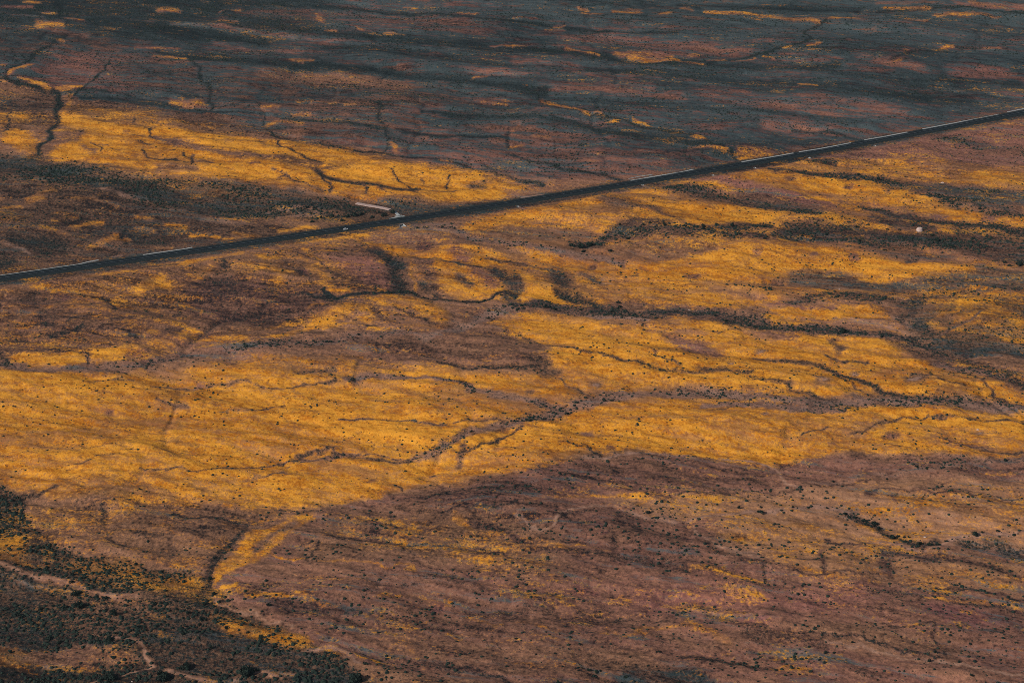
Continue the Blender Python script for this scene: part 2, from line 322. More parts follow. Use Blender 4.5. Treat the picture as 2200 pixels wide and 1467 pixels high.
area([(1560,405),(1650,416),(1760,440),(1790,460),(1700,458),(1600,436)], 8, F=.1, G=.35, S=.25, L=.4)
line([(1660,466),(1750,474),(1850,484),(1960,498)], 10, F=.66); line([(1700,412),(1800,440),(1840,452)], 7, F=.6)
area([(1840,440),(1950,445),(2060,462),(1960,462)], 6, F=.4, P=.5, L=.46)
for p, w, s in [([(1380,398),(1440,404)],14,.6),([(1444,404),(1530,420),(1600,436),(1680,450),(1760,464)],(20,15),.78),([(1400,390),(1330,410)],8,.4),
                ([(1225,530),(1250,530),(1280,528)],18,.72),([(1290,518),(1340,488),(1390,484),(1440,488)],(12,16),.7),([(1320,502),(1400,500),(1480,505)],24,.45),([(1480,496),(1570,497),(1650,496)],10,.62),([(1440,500),(1540,510),(1650,518)],12,.5),
                ([(1690,506),(1760,500),(1830,502),(1900,508),(1990,515),(2080,530),(2200,556),(2300,570)],(26,30),.74),([(1670,515),(1800,520),(1880,525)],10,.45),([(1862,447),(1925,462),(2000,470),(2075,478),(2200,492),(2300,500)],(12,12),.78),
                ([(1870,470),(1940,482),(1990,490)],16,.5),([(2050,500),(2130,510),(2200,530)],22,.55),([(2080,530),(2130,540)],24,.5),([(1650,371),(1720,374),(1800,382),(1887,388)],10,.55),([(1887,388),(1987,414),(2050,438),(2110,445),(2200,460)],16,.6),
                ([(1660,346),(1720,350),(1800,356)],8,.4),([(2000,290),(2060,298),(2130,312),(2200,322)],14,.55),([(2040,400),(2100,412),(2200,420)],8,.55),([(1300,398),(1340,404)],6,.4),([(1200,440),(1170,444)],9,.5),
                ([(1560,608),(1630,618),(1660,624)],12,.45),([(1700,646),(1740,640),(1780,630),(1850,632),(1920,642),(1950,648),(1990,633),(2060,624),(2200,612),(2300,606)],(10,16),.72),([(1985,636),(1955,655),(1935,680)],13,.66),([(1800,630),(1880,628)],10,.5),
                ([(1500,650),(1560,662)],9,.5),([(1700,555),(1720,552)],4,.4),([(1640,606),(1690,606)],8,.5),([(1320,700),(1400,705),(1430,712)],7,.45),([(1530,708),(1580,700)],4,.4)]:
    line(p, w, S=s * .72, G=.35, F=.12, L=.34, B=2.8, Z=1.4)
area([(1940,390),(2080,398),(2200,410),(2340,420),(2340,452),(2100,440),(1990,414)], 8, G=.55, S=.36, F=.06, L=.38)
area([(1100,545),(1250,555),(1400,562),(1500,546),(1600,534),(1700,536),(1850,546),(1950,560),(2060,576),(2040,592),(1900,608),(1750,602),(1640,598),(1500,600),(1380,600),(1240,580)], 8, F=.78, L=.5, S=.05, G=.05)
area([(1330,524),(1480,520),(1560,530),(1500,545),(1400,556),(1300,545)], 10, F=.3, G=.35, L=.42, S=.15)
area([(1840,540),(1980,540),(2080,556),(2000,566),(1900,556)], 10, F=.2, G=.45, S=.2, L=.42)
area([(1690,578),(1800,584),(1900,600),(1960,604),(2060,586),(2120,572),(2340,590),(2340,622),(2000,627),(1850,626),(1700,606)], 10, F=.16, G=.5, S=.16, L=.42, P=.2, B=.4)
area([(1950,576),(2020,572),(2045,580),(2000,592),(1950,590)], 7, F=.78, G=.05); line([(2060,580),(2100,586)], 10, F=.6, G=.1)
area([(1300,606),(1450,600),(1600,608),(1700,625),(1660,655),(1560,668),(1450,660),(1360,645)], 10, F=.66, L=.48, P=.4, S=.07)
line([(1530,620),(1640,640),(1660,660)], 14, F=.3, L=.5, P=.5); line([(1600,605),(1800,618),(2000,632),(2130,618)], 6, F=.6)
area([(1640,664),(1720,655),(1850,652),(1910,660),(1930,680),(1830,686),(1700,680)], 7, F=.76, L=.47, P=.35)
line([(1660,650),(1720,654),(1800,660)], 9, F=.15, P=.7, L=.48)
line([(1650,682),(1780,700),(1880,714),(1945,718)], 12, F=.78); line([(1800,684),(1880,694),(1950,712)], 13, T=.22, F=.12, L=.52)
line([(1930,680),(1945,692)], 14, T=.35, F=.1)
area([(1955,665),(2050,640),(2340,626),(2340,770),(2080,745),(1985,732),(1945,706)], 12, F=.36, G=.35, S=.36, L=.38, P=.1, B=.6)
for p, w in [([(2000,676),(2040,664),(2060,650)],6),([(2070,655),(2150,650)],14),([(2050,680),(2140,672)],12),([(2150,665),(2200,680)],16),([(2040,700),(2100,692)],10),([(2120,700),(2200,700)],14),([(2060,645),(2110,648)],8),([(1990,690),(2030,700)],8),([(2160,725),(2220,730)],10),([(1985,710),(2020,716)],5)]:
    line(p, w, F=.72, S=.15)
line([(1960,690),(1990,712),(1950,730)], 20, S=.5, F=.05, G=.5)
area([(1985,722),(2080,735),(2200,745),(2340,750),(2340,765),(2150,765),(2050,765),(1990,745)], 10, F=.1, G=.6, S=.42, L=.36)

# ---- the great field of flowers
area([(-140,796),(300,788),(550,772),(730,768),(850,788),(950,786),(1150,802),(1190,770),(1130,740),(1060,690),(1110,676),(1300,682),(1500,692),(1650,704),(1900,734),(1990,790),(2200,838),(2340,880),(2340,988),(2060,986),(1850,976),(1640,1000),(1500,984),(1350,984),(1200,1000),(1100,1022),(950,1036),(860,1052),(760,1062),(680,1100),(600,1088),(500,1074),(380,1062),(250,1070),(120,1076),(50,1060),(-140,1040)],
     18, F=.80, L=.58, P=.22, S=.06, G=.0, B=.16)
area([(1250,770),(1600,780),(1900,800),(2150,860),(1900,850),(1600,830),(1400,830)], 40, F=.78, L=.55)
area([(1350,860),(1700,890),(2000,905),(2200,930),(2200,980),(1800,965),(1500,970),(1250,960)], 30, F=.76, L=.55)
area([(520,760),(740,760),(860,790),(740,815),(560,800)], 20, F=.50, L=.42)
area([(90,920),(420,910),(560,940),(400,980),(180,975)], 40, F=.72, L=.4)
area([(100,1010),(400,1030),(640,1060),(600,1095),(400,1075),(250,1085),(120,1080)], 20, F=.56, L=.42)
area([(800,742),(930,724),(1040,690),(1085,716),(1180,742),(1180,772),(1060,786),(900,782),(780,772)], 12, F=.07, L=.36, P=.42, S=.1)
line([(1040,690),(1140,715),(1240,750)], 8, F=.6); line([(1080,720),(1180,742)], 8, F=.12, S=.3)
area([(1400,714),(1500,722),(1562,758),(1530,766),(1450,746)], 7, F=.16, P=.65, L=.46); area([(1571,698),(1650,704),(1746,718),(1729,734),(1640,720)], 6, F=.2, P=.65, L=.44)
area([(1300,680),(1420,690),(1520,712),(1400,716),(1280,700)], 10, F=.35, P=.5)
area([(1240,985),(1340,975),(1420,975),(1350,990),(1230,1000)], 8, F=.3, T=.12, L=.55); area([(1800,920),(1900,915),(1900,935),(1820,945)], 10, F=.4, L=.6)
area([(1980,930),(2100,950),(2150,965),(2000,968)], 10, F=.45, P=.7, L=.52)
for p, w, s in [([(940,778),(1000,786),(1080,783),(1150,792)],9,.65),([(1140,772),(1170,790),(1160,800),(1200,810)],(24,10),.58),([(150,1000),(190,990)],6,.5),([(205,985),(240,976)],4,.5),([(200,810),(290,808)],4,.3),([(330,826),(400,826)],4,.4),([(440,826),(520,820),(560,832)],6,.3),([(570,832),(650,820),(735,812)],7,.55),
                ([(640,790),(730,784)],10,.4),([(1200,966),(1260,970),(1300,986)],6,.5),([(1000,962),(980,1000)],10,.3),([(300,1016),(420,1018),(500,1000),(620,985)],6,.5),([(540,1014),(620,1014)],5,.4),
                ([(898,978),(820,988),(700,968),(620,985)],6,.6),([(1120,920),(1085,944),(1040,958),(985,975)],7,.6),([(860,1046),(840,1036)],6,.7),([(1100,712),(1170,735),(1235,750),(1335,780),(1436,797),(1460,790)],6,.45),([(1235,750),(1335,780),(1436,797),(1561,804),(1628,820),(1712,843),(1796,863)],(5,10),.55),
                ([(1335,742),(1400,765),(1470,790)],4,.35),([(1618,762),(1695,776),(1756,787),(1796,810),(1864,833),(1948,863)],(7,11),.66),([(1798,820),(1850,846),(1930,866)],4,.4),([(1998,779),(2050,800),(2099,820),(2163,860)],5,.45),([(1960,812),(2040,834),(2080,840)],4,.4),([(1897,732),(1965,759),(2065,778),(2150,803),(2200,826),(2300,850)],(10,18),.55),
                ([(1719,938),(1780,924)],5,.55),([(1830,934),(1870,928),(1931,910),(1998,900),(2080,902),(2200,910)],6,.5),([(1527,896),(1578,880)],5,.55),([(1773,762),(1803,776),(1864,777)],6,.55),([(1520,708),(1570,700)],4,.4),([(1800,735),(1815,750)],14,.4),([(980,906),(1060,905),(1110,912)],4,.4),([(480,880),(600,872)],4,.3),([(330,865),(420,875)],5,.3),
                ([(2030,955),(2100,968),(2200,972)],5,.4),([(1210,820),(1280,850)],5,.45)]:
    line(p, w, S=s, F=.12, L=.34, B=.7)
# sandy washes
def wash(p, w, t=.42, b=1.0, s=.22):
    line(p, w, T=t - .12, F=-.12, S=s + .16, B=b * 1.8, L=.44, P=.5, G=.2, Z=1.2)
wash([(-60,772),(0,774),(101,784),(286,777),(370,760),(450,748),(538,740),(706,728),(800,724),(865,722),(918,732)], 13, .3)
wash([(918,732),(972,709),(1040,685),(1100,664)], (14,16), .5)
wash([(865,487),(960,484),(1000,506),(1100,524),(1180,540),(1260,552),(1340,562)], (14,8), .45, .6)
wash([(685,624),(710,641),(750,638),(837,628),(887,620),(910,637),(940,643),(990,648),(1040,643),(1075,633),(1110,640)], 8, .12, 1., .7)
wash([(1080,640),(1100,656),(1170,656),(1212,665),(1250,668),(1312,668),(1400,678),(1475,673),(1550,681),(1650,693),(1725,704),(1812,708),(1875,718),(1950,730),(1980,742),(2030,768)], 15, .25, 1., .5)
wash([(1250,675),(1330,680),(1400,688)], 8, .6, .5, .05)
wash([(1960,732),(2010,715),(2060,690),(2110,670)], 6, .3)
wash([(898,978),(1033,928),(1134,906),(1218,878),(1302,854),(1403,843),(1470,843),(1560,848),(1695,862),(1796,864),(1931,872),(2065,868),(2200,878),(2320,890)], (12,28), .46, 1.2, .18)
wash([(640,985),(760,975),(898,978)], 5, .2, .8, .3)
wash([(1500,880),(1600,872),(1700,876),(1800,880)], 10, .4)
wash([(760,806),(797,797),(865,807),(965,823),(1050,844),(1134,867),(1201,874)], (11,10), .38); wash([(735,892),(800,896),(900,906),(960,908)], 8, .2, 1.)
wash([(2000,790),(2080,800),(2150,815)], 10, .3)
for u, v, r, k in [(1572,790,12,'w'),(1755,825,30,'w'),(1960,822,24,'w'),(2100,930,16,'w'),(1635,750,16,'w'),(1830,806,14,'w'),(1640,895,10,'w'),(1920,950,30,'r'),(1790,955,16,'r'),(1555,952,12,'r'),(1692,993,28,'r'),(1262,942,16,'p'),(1312,970,16,'r'),(925,1010,16,'r'),(795,1025,16,'r'),(597,875,14,'r'),(225,887,18,'r'),
                  (420,824,16,'p'),(525,1020,12,'r'),(1620,548,16,'p'),(1740,553,14,'p'),(1490,588,20,'r'),(1375,588,20,'r'),(1260,570,18,'r'),(1122,845,16,'d'),(1680,600,18,'d'),(1955,560,18,'d'),(1295,830,14,'w'),(1702,391,20,'r'),(1822,405,18,'r'),(1920,413,12,'d'),(1270,715,16,'r'),(2020,462,20,'p'),(2130,468,24,'p'),(1820,558,16,'p'),(1225,655,10,'d'),
                  (300,755,30,'r'),(160,998,14,'r'),(440,1000,10,'r'),(910,525,24,'r'),(1375,932,10,'r'),(235,770,10,'w'),(450,1040,12,'d'),(610,995,10,'d'),(1100,740,10,'d'),(1105,770,14,'r'),(2075,760,20,'r')]:
    if k == 'w':
        spot(u, v, r, F=.15, S=.45, L=.5); spot(u, v + 1, r * .5, T=.75, S=.05, F=0)
    elif k == 'r':
        spot(u, v, r * .8, F=.2, P=1.0, S=.5, L=.3)
    elif k == 'p':
        spot(u, v, r, F=.12, P=.9, T=.22, S=.2); spot(u, v, r * .35, S=.6)
    else:
        spot(u, v, r, S=.55, F=.15)
# western strip of flowers
area([(5,752),(60,740),(170,746),(178,770),(110,776),(10,768)], 5, F=.8, L=.4, S=.06); area([(194,742),(250,734),(290,738),(325,760),(300,772),(190,770)], 5, F=.74, L=.4, S=.06)
line([(184,744),(180,774)], 7, S=.75, F=.05); line([(-10,750),(4,770)], 10, S=.7, F=.05); spot(298,758,30,P=1.2,S=.5,F=.2)
area([(-40,724),(200,726),(300,735),(150,742),(-40,748)], 8, F=.07, L=.27, S=.2)

# ---- brown shelves in the foreground
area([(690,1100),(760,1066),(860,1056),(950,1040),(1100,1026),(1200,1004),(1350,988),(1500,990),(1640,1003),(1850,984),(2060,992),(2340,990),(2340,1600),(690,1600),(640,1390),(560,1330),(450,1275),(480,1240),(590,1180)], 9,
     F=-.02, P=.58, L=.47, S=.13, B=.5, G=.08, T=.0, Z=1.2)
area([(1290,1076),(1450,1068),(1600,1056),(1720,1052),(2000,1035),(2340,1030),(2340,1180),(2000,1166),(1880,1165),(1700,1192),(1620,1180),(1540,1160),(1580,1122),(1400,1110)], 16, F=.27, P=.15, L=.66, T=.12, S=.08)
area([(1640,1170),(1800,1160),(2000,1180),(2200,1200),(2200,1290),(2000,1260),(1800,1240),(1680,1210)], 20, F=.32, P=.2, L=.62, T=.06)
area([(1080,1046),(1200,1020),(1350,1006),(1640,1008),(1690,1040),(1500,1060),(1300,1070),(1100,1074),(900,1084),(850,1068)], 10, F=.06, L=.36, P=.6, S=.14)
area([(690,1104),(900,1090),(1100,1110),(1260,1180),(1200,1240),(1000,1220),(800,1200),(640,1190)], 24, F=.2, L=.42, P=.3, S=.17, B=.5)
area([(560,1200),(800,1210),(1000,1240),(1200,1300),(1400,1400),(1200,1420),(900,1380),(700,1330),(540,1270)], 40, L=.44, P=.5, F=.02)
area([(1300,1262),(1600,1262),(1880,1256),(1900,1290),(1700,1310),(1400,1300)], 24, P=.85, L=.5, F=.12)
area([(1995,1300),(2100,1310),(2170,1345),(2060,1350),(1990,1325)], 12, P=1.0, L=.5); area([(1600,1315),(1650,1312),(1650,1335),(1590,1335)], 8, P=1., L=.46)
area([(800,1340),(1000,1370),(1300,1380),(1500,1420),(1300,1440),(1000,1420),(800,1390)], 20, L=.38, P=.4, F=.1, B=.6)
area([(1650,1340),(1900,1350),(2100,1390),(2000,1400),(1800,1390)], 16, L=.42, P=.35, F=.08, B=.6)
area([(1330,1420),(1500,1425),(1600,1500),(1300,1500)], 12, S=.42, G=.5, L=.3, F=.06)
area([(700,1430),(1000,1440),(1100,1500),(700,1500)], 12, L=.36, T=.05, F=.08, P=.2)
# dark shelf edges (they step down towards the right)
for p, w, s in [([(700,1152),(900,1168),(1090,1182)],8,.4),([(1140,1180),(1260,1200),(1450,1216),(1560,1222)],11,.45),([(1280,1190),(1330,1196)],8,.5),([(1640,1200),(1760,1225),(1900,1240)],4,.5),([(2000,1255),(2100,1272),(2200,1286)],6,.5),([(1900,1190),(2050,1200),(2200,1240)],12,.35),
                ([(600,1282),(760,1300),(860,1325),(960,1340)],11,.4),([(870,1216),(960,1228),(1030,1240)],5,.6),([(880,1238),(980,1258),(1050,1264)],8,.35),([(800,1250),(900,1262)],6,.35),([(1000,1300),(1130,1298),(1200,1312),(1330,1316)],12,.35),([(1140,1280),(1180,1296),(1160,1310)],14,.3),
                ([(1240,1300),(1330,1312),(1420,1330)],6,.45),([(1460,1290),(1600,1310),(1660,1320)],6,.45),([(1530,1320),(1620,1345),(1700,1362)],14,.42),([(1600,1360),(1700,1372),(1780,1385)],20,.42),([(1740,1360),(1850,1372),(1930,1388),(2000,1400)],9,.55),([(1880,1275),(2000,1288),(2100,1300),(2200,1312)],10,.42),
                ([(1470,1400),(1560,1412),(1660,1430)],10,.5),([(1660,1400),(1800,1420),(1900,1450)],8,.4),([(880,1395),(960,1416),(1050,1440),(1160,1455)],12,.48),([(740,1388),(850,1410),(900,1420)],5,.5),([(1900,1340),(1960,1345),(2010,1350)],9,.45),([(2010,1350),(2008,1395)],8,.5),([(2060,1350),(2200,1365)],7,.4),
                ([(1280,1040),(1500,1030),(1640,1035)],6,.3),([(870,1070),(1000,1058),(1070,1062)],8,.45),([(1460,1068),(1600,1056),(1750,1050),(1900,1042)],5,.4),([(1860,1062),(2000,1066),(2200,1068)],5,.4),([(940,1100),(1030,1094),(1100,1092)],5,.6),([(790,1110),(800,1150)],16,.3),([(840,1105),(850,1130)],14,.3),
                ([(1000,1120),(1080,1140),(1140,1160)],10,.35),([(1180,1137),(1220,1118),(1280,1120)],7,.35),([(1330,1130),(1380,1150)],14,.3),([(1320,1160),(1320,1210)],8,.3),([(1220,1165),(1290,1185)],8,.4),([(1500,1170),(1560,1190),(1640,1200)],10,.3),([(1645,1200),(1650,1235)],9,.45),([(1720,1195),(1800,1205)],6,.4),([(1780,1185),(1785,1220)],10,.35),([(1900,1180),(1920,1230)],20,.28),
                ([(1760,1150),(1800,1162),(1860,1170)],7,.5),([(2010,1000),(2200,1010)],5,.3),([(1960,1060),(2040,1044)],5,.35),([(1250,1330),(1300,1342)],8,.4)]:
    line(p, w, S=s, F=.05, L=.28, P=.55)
for p, w, f in [([(730,1202),(800,1208),(880,1226)],5,.62),([(1460,1214),(1560,1228),(1640,1236)],7,.5),([(810,1272),(900,1282),(960,1290)],8,.35),([(1180,1172),(1240,1180),(1310,1196)],6,.5),([(1000,1312),(1120,1332),(1200,1340)],9,.34),([(1300,1345),(1400,1346),(1460,1350)],9,.42),
                ([(1470,1340),(1520,1365),(1570,1380)],16,.4),([(1680,1430),(1750,1440)],14,.35),([(2000,1290),(2100,1296),(2200,1306)],6,.5),([(2080,1318),(2120,1330)],10,.3),([(745,1400),(800,1408),(860,1418)],4,.6),([(640,1270),(720,1290)],9,.35),([(530,1270),(640,1268)],8,.35),([(820,1130),(900,1150),(960,1150)],12,.34),([(970,1112),(990,1125)],14,.5),([(1120,1085),(1240,1078),(1400,1070)],8,.4),
                ([(1250,1060),(1330,1045)],8,.3),([(1550,1145),(1600,1158)],12,.4),([(1695,1125),(1730,1132)],12,.5),([(1500,1132),(1510,1140)],12,.5),([(1840,1086),(1900,1088),(1960,1080)],10,.55),([(1950,1085),(2100,1100),(2200,1112)],26,.42),([(1880,1120),(1900,1136)],9,.55),([(1830,1118),(1870,1128)],8,.5),([(1960,1110),(1990,1124)],10,.45),
                ([(2100,1014),(2180,1012)],6,.5),([(2030,1004),(2070,1005)],5,.45),([(2120,1070),(2200,1080)],7,.45),([(900,1045),(1000,1040),(1100,1028)],12,.4),([(1160,1010),(1250,995)],10,.5),([(1300,1340),(1340,1350)],12,.3),([(940,1350),(1000,1362)],9,.28),([(1030,1220),(1060,1226)],4,.4),([(860,1360),(900,1390)],16,.25),([(1830,1206),(1880,1212)],7,.4),([(1540,1260),(1640,1268)],10,.28)]:
    line(p, w, F=f, S=.05, L=.44)
for u, v, r in [(930,1293,26),(1010,1235,16),(1245,1260,26),(1280,1264,18),(1093,1313,12),(820,1258,10),(1060,1245,12),(1530,1340,14),(2060,1357,12),(1965,1281,10),(1930,1075,20),(1480,1158,16),(1510,1366,16),(970,1390,14),(1280,1434,16),(1300,1152,12),(1840,1258,16),(1450,1292,8),(1785,1396,12)]:
    spot(u, v, r * .8, P=1.15, S=.42, L=.38, F=.1)
def track(p, w, t=.5, b=.5): line(p, w, T=t, F=.03, S=.04, B=b, L=.5, P=.4, G=0)
track([(1265,992),(1350,986),(1500,988),(1590,984),(1660,1000),(1684,1022),(1694,1034),(1724,1046)], 6, .4)
wash([(1724,1046),(1850,1032),(1950,1020),(2050,1000),(2200,986),(2320,976)], (8,18), .32, .9, .1)
track([(1100,1112),(1130,1130),(1160,1137),(1190,1128),(1220,1110),(1280,1104),(1400,1112),(1470,1122),(1560,1106),(1640,1098),(1750,1092),(1820,1098)], 7, .36, .9)
track([(1510,1140),(1522,1164),(1580,1178),(1640,1190)], 9, .3); track([(1880,1166),(1920,1162),(1990,1182),(2030,1166),(2080,1150),(2140,1142),(2240,1128)], 6, .42, .6)
track([(1780,1376),(1850,1392),(2000,1408),(2100,1428),(2230,1454)], 9, .3, .8); track([(1490,1300),(1560,1320),(1640,1316)], 7, .15)
line([(1815,1096),(1850,1110),(1885,1124),(1912,1144),(1990,1166),(2020,1160)], (12,12), S=.62, F=.05, L=.3, B=1.4)
line([(2075,1164),(2130,1162),(2220,1180)], 20, S=.58, G=.3, F=.08, B=1.)

# ---- valley of scrub in the lower left
area([(50,1066),(250,1076),(450,1080),(600,1094),(540,1136),(490,1180),(450,1222),(300,1204),(180,1166),(80,1124)], 12, F=.22, L=.38, P=.3, S=.16, B=.3)
area([(-140,1040),(20,1052),(42,1090),(62,1134),(150,1180),(250,1208),(400,1222),(455,1256),(520,1302),(600,1340),(680,1392),(760,1442),(820,1600),(-140,1600)], 9, S=.56, G=.3, L=.20, F=.17, P=.25, B=4.2, Z=1.35)
area([(120,1180),(250,1200),(350,1222),(435,1236),(440,1270),(330,1275),(200,1240),(110,1205)], 12, F=.50, S=.42, L=.26)
area([(455,1308),(530,1318),(610,1342),(668,1372),(640,1410),(590,1385),(540,1362),(470,1345)], 10, F=.62, S=.36, L=.28)
area([(-140,1134),(40,1140),(110,1176),(80,1200),(-140,1180)], 10, F=.55, S=.3)
area([(-140,1380),(50,1386),(95,1408),(40,1425),(-140,1425)], 10, F=.40, S=.3, L=.3)
area([(50,1394),(150,1386),(260,1396),(305,1420),(200,1432),(90,1424)], 8, S=.12, L=.36, F=.16, P=.4, B=.3, G=.05)
area([(120,1270),(300,1280),(420,1310),(400,1370),(200,1375),(140,1340)], 16, S=.44, L=.33, F=.05, G=.05, B=4.2, Z=1.4)
area([(330,1290),(450,1320),(480,1380),(400,1390),(320,1360)], 16, S=.5, G=.3, L=.26, F=.08, B=2.4, Z=1.3)
area([(320,1395),(500,1390),(640,1400),(760,1450),(800,1500),(600,1500),(380,1450)], 12, S=.55, G=.3, L=.26, F=.06, B=3.4, Z=1.7)
line([(-40,1040),(10,1060),(34,1100),(52,1140),(70,1170)], 30, S=.5, L=.26, F=.2, B=3.4, Z=1.7)
track([(-20,1198),(60,1216),(130,1246),(200,1268),(285,1280)], 9, .16, 1.2); line([(30,1230),(120,1260),(170,1278)], 8, T=.25, S=.1)
track([(238,1378),(290,1386),(314,1408),(336,1432)], 7, .3, .6); track([(336,1432),(250,1450),(170,1470)], 4, .35); track([(366,1440),(440,1462),(480,1480)], 11, .28, .8); track([(505,1464),(556,1448),(620,1458)], 11, .28, .8)
line([(60,1416),(120,1424),(180,1438)], 4, T=.25); line([(120,1460),(180,1458)], 5, T=.2)
track([(455,1284),(550,1310),(625,1336)], 7, .25, .5); track([(655,1402),(715,1402),(770,1424)], 13, .34, .5)
for p, w, s in [([(370,1090),(410,1102),(450,1098),(525,1122)],9,.6),([(210,1090),(232,1098),(222,1124)],8,.55),([(190,1105),(205,1112)],8,.4),([(230,1140),(262,1166)],8,.55),([(370,1140),(370,1190)],9,.3),([(295,1130),(345,1142)],12,.4),([(400,1135),(470,1140)],10,.35),([(60,1066),(110,1048)],8,.5),
                ([(522,1138),(494,1168),(472,1204),(452,1250)],(10,18),.7),([(590,1090),(630,1100),(680,1108)],6,.6),([(660,1194),(684,1164)],9,.5),([(520,1270),(620,1250)],9,.4),([(600,1298),(700,1300)],7,.3),([(20,1070),(60,1060)],14,.5)]:
    line(p, w, S=s, F=.05, L=.25)
area([(532,1142),(560,1130),(650,1104),(682,1116),(620,1142),(584,1190),(505,1240),(470,1252),(474,1222),(508,1184)], 5, F=.68, L=.42, S=.1)
line([(550,1180),(590,1146),(630,1122)], 14, F=.22, G=.3, S=.25, L=.45); line([(590,1188),(650,1194),(664,1190)], 4, F=.8); spot(548,1172,12,P=1.2,S=.4); line([(690,1196),(740,1204)], 4, F=.6)
line([(480,1262),(520,1256)], 5, F=.7)

# road corridor
ROAD_C = [(-330,644),(-160,621),(0,598),(275,559.5),(550,518),(750,489),(887,468),(1097,435.5),(1317,399.5),(1490,371),(1656,343),(1830,311),(1987,281),(2200,241),(2360,209),(2560,168)]
RO = [(u, v) for u, v in ROAD_C]
line([(u, v + 2) for u, v in RO], (30, 17), 3, S=.42, G=.5, F=.14, L=.24, B=.2)
ROADMASK = np.zeros((CH, CW), np.float32)
LAY['R'] = ROADMASK
line(RO, (60, 34), 7, R=1.0)
line(RO, (22, 13), 1.5, B=-1.)
line([(760,435),(838,450),(862,466)], 16, 4, R=1.0)
line([(760,435),(838,450),(862,466)], 9, 2, B=-1.)
for u, v in [(1112,443),(1380,398),(1531,376),(1621,360),(1738,339),(1879,313)]:
    line([(u, v), (u + 14, v + 5), (u + 26, v + 8)], (3, 1.5), 1, T=.55, F=.02, S=.0)
area([(858,485),(880,484),(960,483),(972,490),(985,505),(930,498),(880,496)], 3, T=.32, F=.04, S=.05)
line([(1120,424),(1168,418)], 4, 1.5, T=.6, F=0, S=0)

# ------------------------------------------------------------------ noise for the terrain
def vnoise(x, y, seed):
    xi = np.floor(x).astype(np.int64); yi = np.floor(y).astype(np.int64)
    fx = (x - xi).astype(np.float32); fy = (y - yi).astype(np.float32)
    fx = fx * fx * fx * (fx * (fx * 6 - 15) + 10); fy = fy * fy * fy * (fy * (fy * 6 - 15) + 10)
    def h(a, b):
        n = (a * 374761393 + b * 668265263 + seed * 974634777) & 0xffffffff
        n = ((n ^ (n >> 13)) * 1274126177) & 0xffffffff
        return (((n ^ (n >> 16)) & 0xffff) / 65535.0).astype(np.float32)
    a = h(xi, yi); b = h(xi + 1, yi); c = h(xi, yi + 1); d = h(xi + 1, yi + 1)
    return (a + (b - a) * fx) * (1 - fy) + (c + (d - c) * fx) * fy - .5

def fbm(x, y, seed, octv=4, gain=.5):
    s = 0; a = 1.
    for i in range(octv):
        s = s + a * vnoise(x, y, seed + i * 17); x = x * 2.03 + 13.7; y = y * 2.03 + 5.1; a *= gain
    return s

def sample(name, u, v):
    a = LAY[name]
    W2, H2 = CW - 1.001, CH - 1.001
    x = (u + MG) / 2.; y = (v + MG) / 2.
    x = np.abs((x + W2) % (2 * W2) - W2); y = np.abs((y + H2) % (2 * H2) - H2)
    xi = x.astype(np.int32); yi = y.astype(np.int32)
    fx = (x - xi).astype(np.float32); fy = (y - yi).astype(np.float32)
    return (a[yi, xi] * (1 - fx) + a[yi, xi + 1] * fx) * (1 - fy) + (a[yi + 1, xi] * (1 - fx) + a[yi + 1, xi + 1] * fx) * fy

area([(-140,-140),(2340,-140),(2340,215),(1600,338),(1150,388),(830,325),(420,240),(-140,130)], 30, D=.42)
area([(-140,796),(730,768),(1150,802),(2340,860),(2340,988),(1640,1000),(1100,1022),(680,1100),(-140,1040)], 30, D=.42)
area([(-140,640),(640,528),(880,560),(720,684),(330,768),(-140,745)], 30, D=.8)
area([(690,1100),(1200,1004),(2340,990),(2340,1600),(690,1600),(450,1275)], 30, D=.28)
area([(-140,1060),(400,1220),(800,1467),(-140,1600)], 20, D=.2)
LAY['SB'] = blur(LAY['S'], 10)

def warp(x, y, keep):
    """wander the chart outlines a little, in metres"""
    wx = 12 * fbm(x / 70, y / 70, 3, 3, .6) + 3 * fbm(x / 14, y / 14, 5, 3, .7)
    wy = 14 * fbm(x / 70, y / 70, 9, 3, .6) + 6 * fbm(x / 14, y / 14, 13, 3, .7)
    return x + wx * keep, y + wy * keep

def drainage(x, y):
    """thin connected lines along which water collects, 0..1"""
    wx = x + 30 * fbm(x / 60, y / 60, 81, 3); wy = y + 30 * fbm(x / 60, y / 60, 83, 3)
    a = np.exp(-(fbm(wx / 260, wy / 420, 91, 3, .45) / .022) ** 2)
    b = np.exp(-(fbm(wx / 120, wy / 170, 95, 3, .45) / .03) ** 2)
    c = np.clip(.4 + 3 * fbm(x / 160, y / 160, 99, 2), 0, 1)
    return np.maximum(a, .75 * b * c)

def relief(x, y):
    u, v = chart(x, y)
    rd = sample('R', u, v)
    ca, sa = math.cos(.30), math.sin(.30)
    s = x * ca - y * sa; t = x * sa + y * ca
    h = 7.0 * fbm(s / 420, t / 230, 21, 3) + 6.0 * fbm(s / 130, t / 52, 33, 3, .55) + 2.0 * fbm(s / 36, t / 15, 45, 3, .6)
    h = h - 3.2 * drainage(x, y) * sample('D', u, v) - 2.8 * (sample('SB', u, v) - .15) + .5 * fbm(x / 6, y / 6, 51, 2)
    far = np.clip((y - 3600) / 6000, 0, 1)
    return h * (1 - rd) - .55 * rd + far * 30 * (fbm(x / 1500, y / 900, 77, 3) + .2)

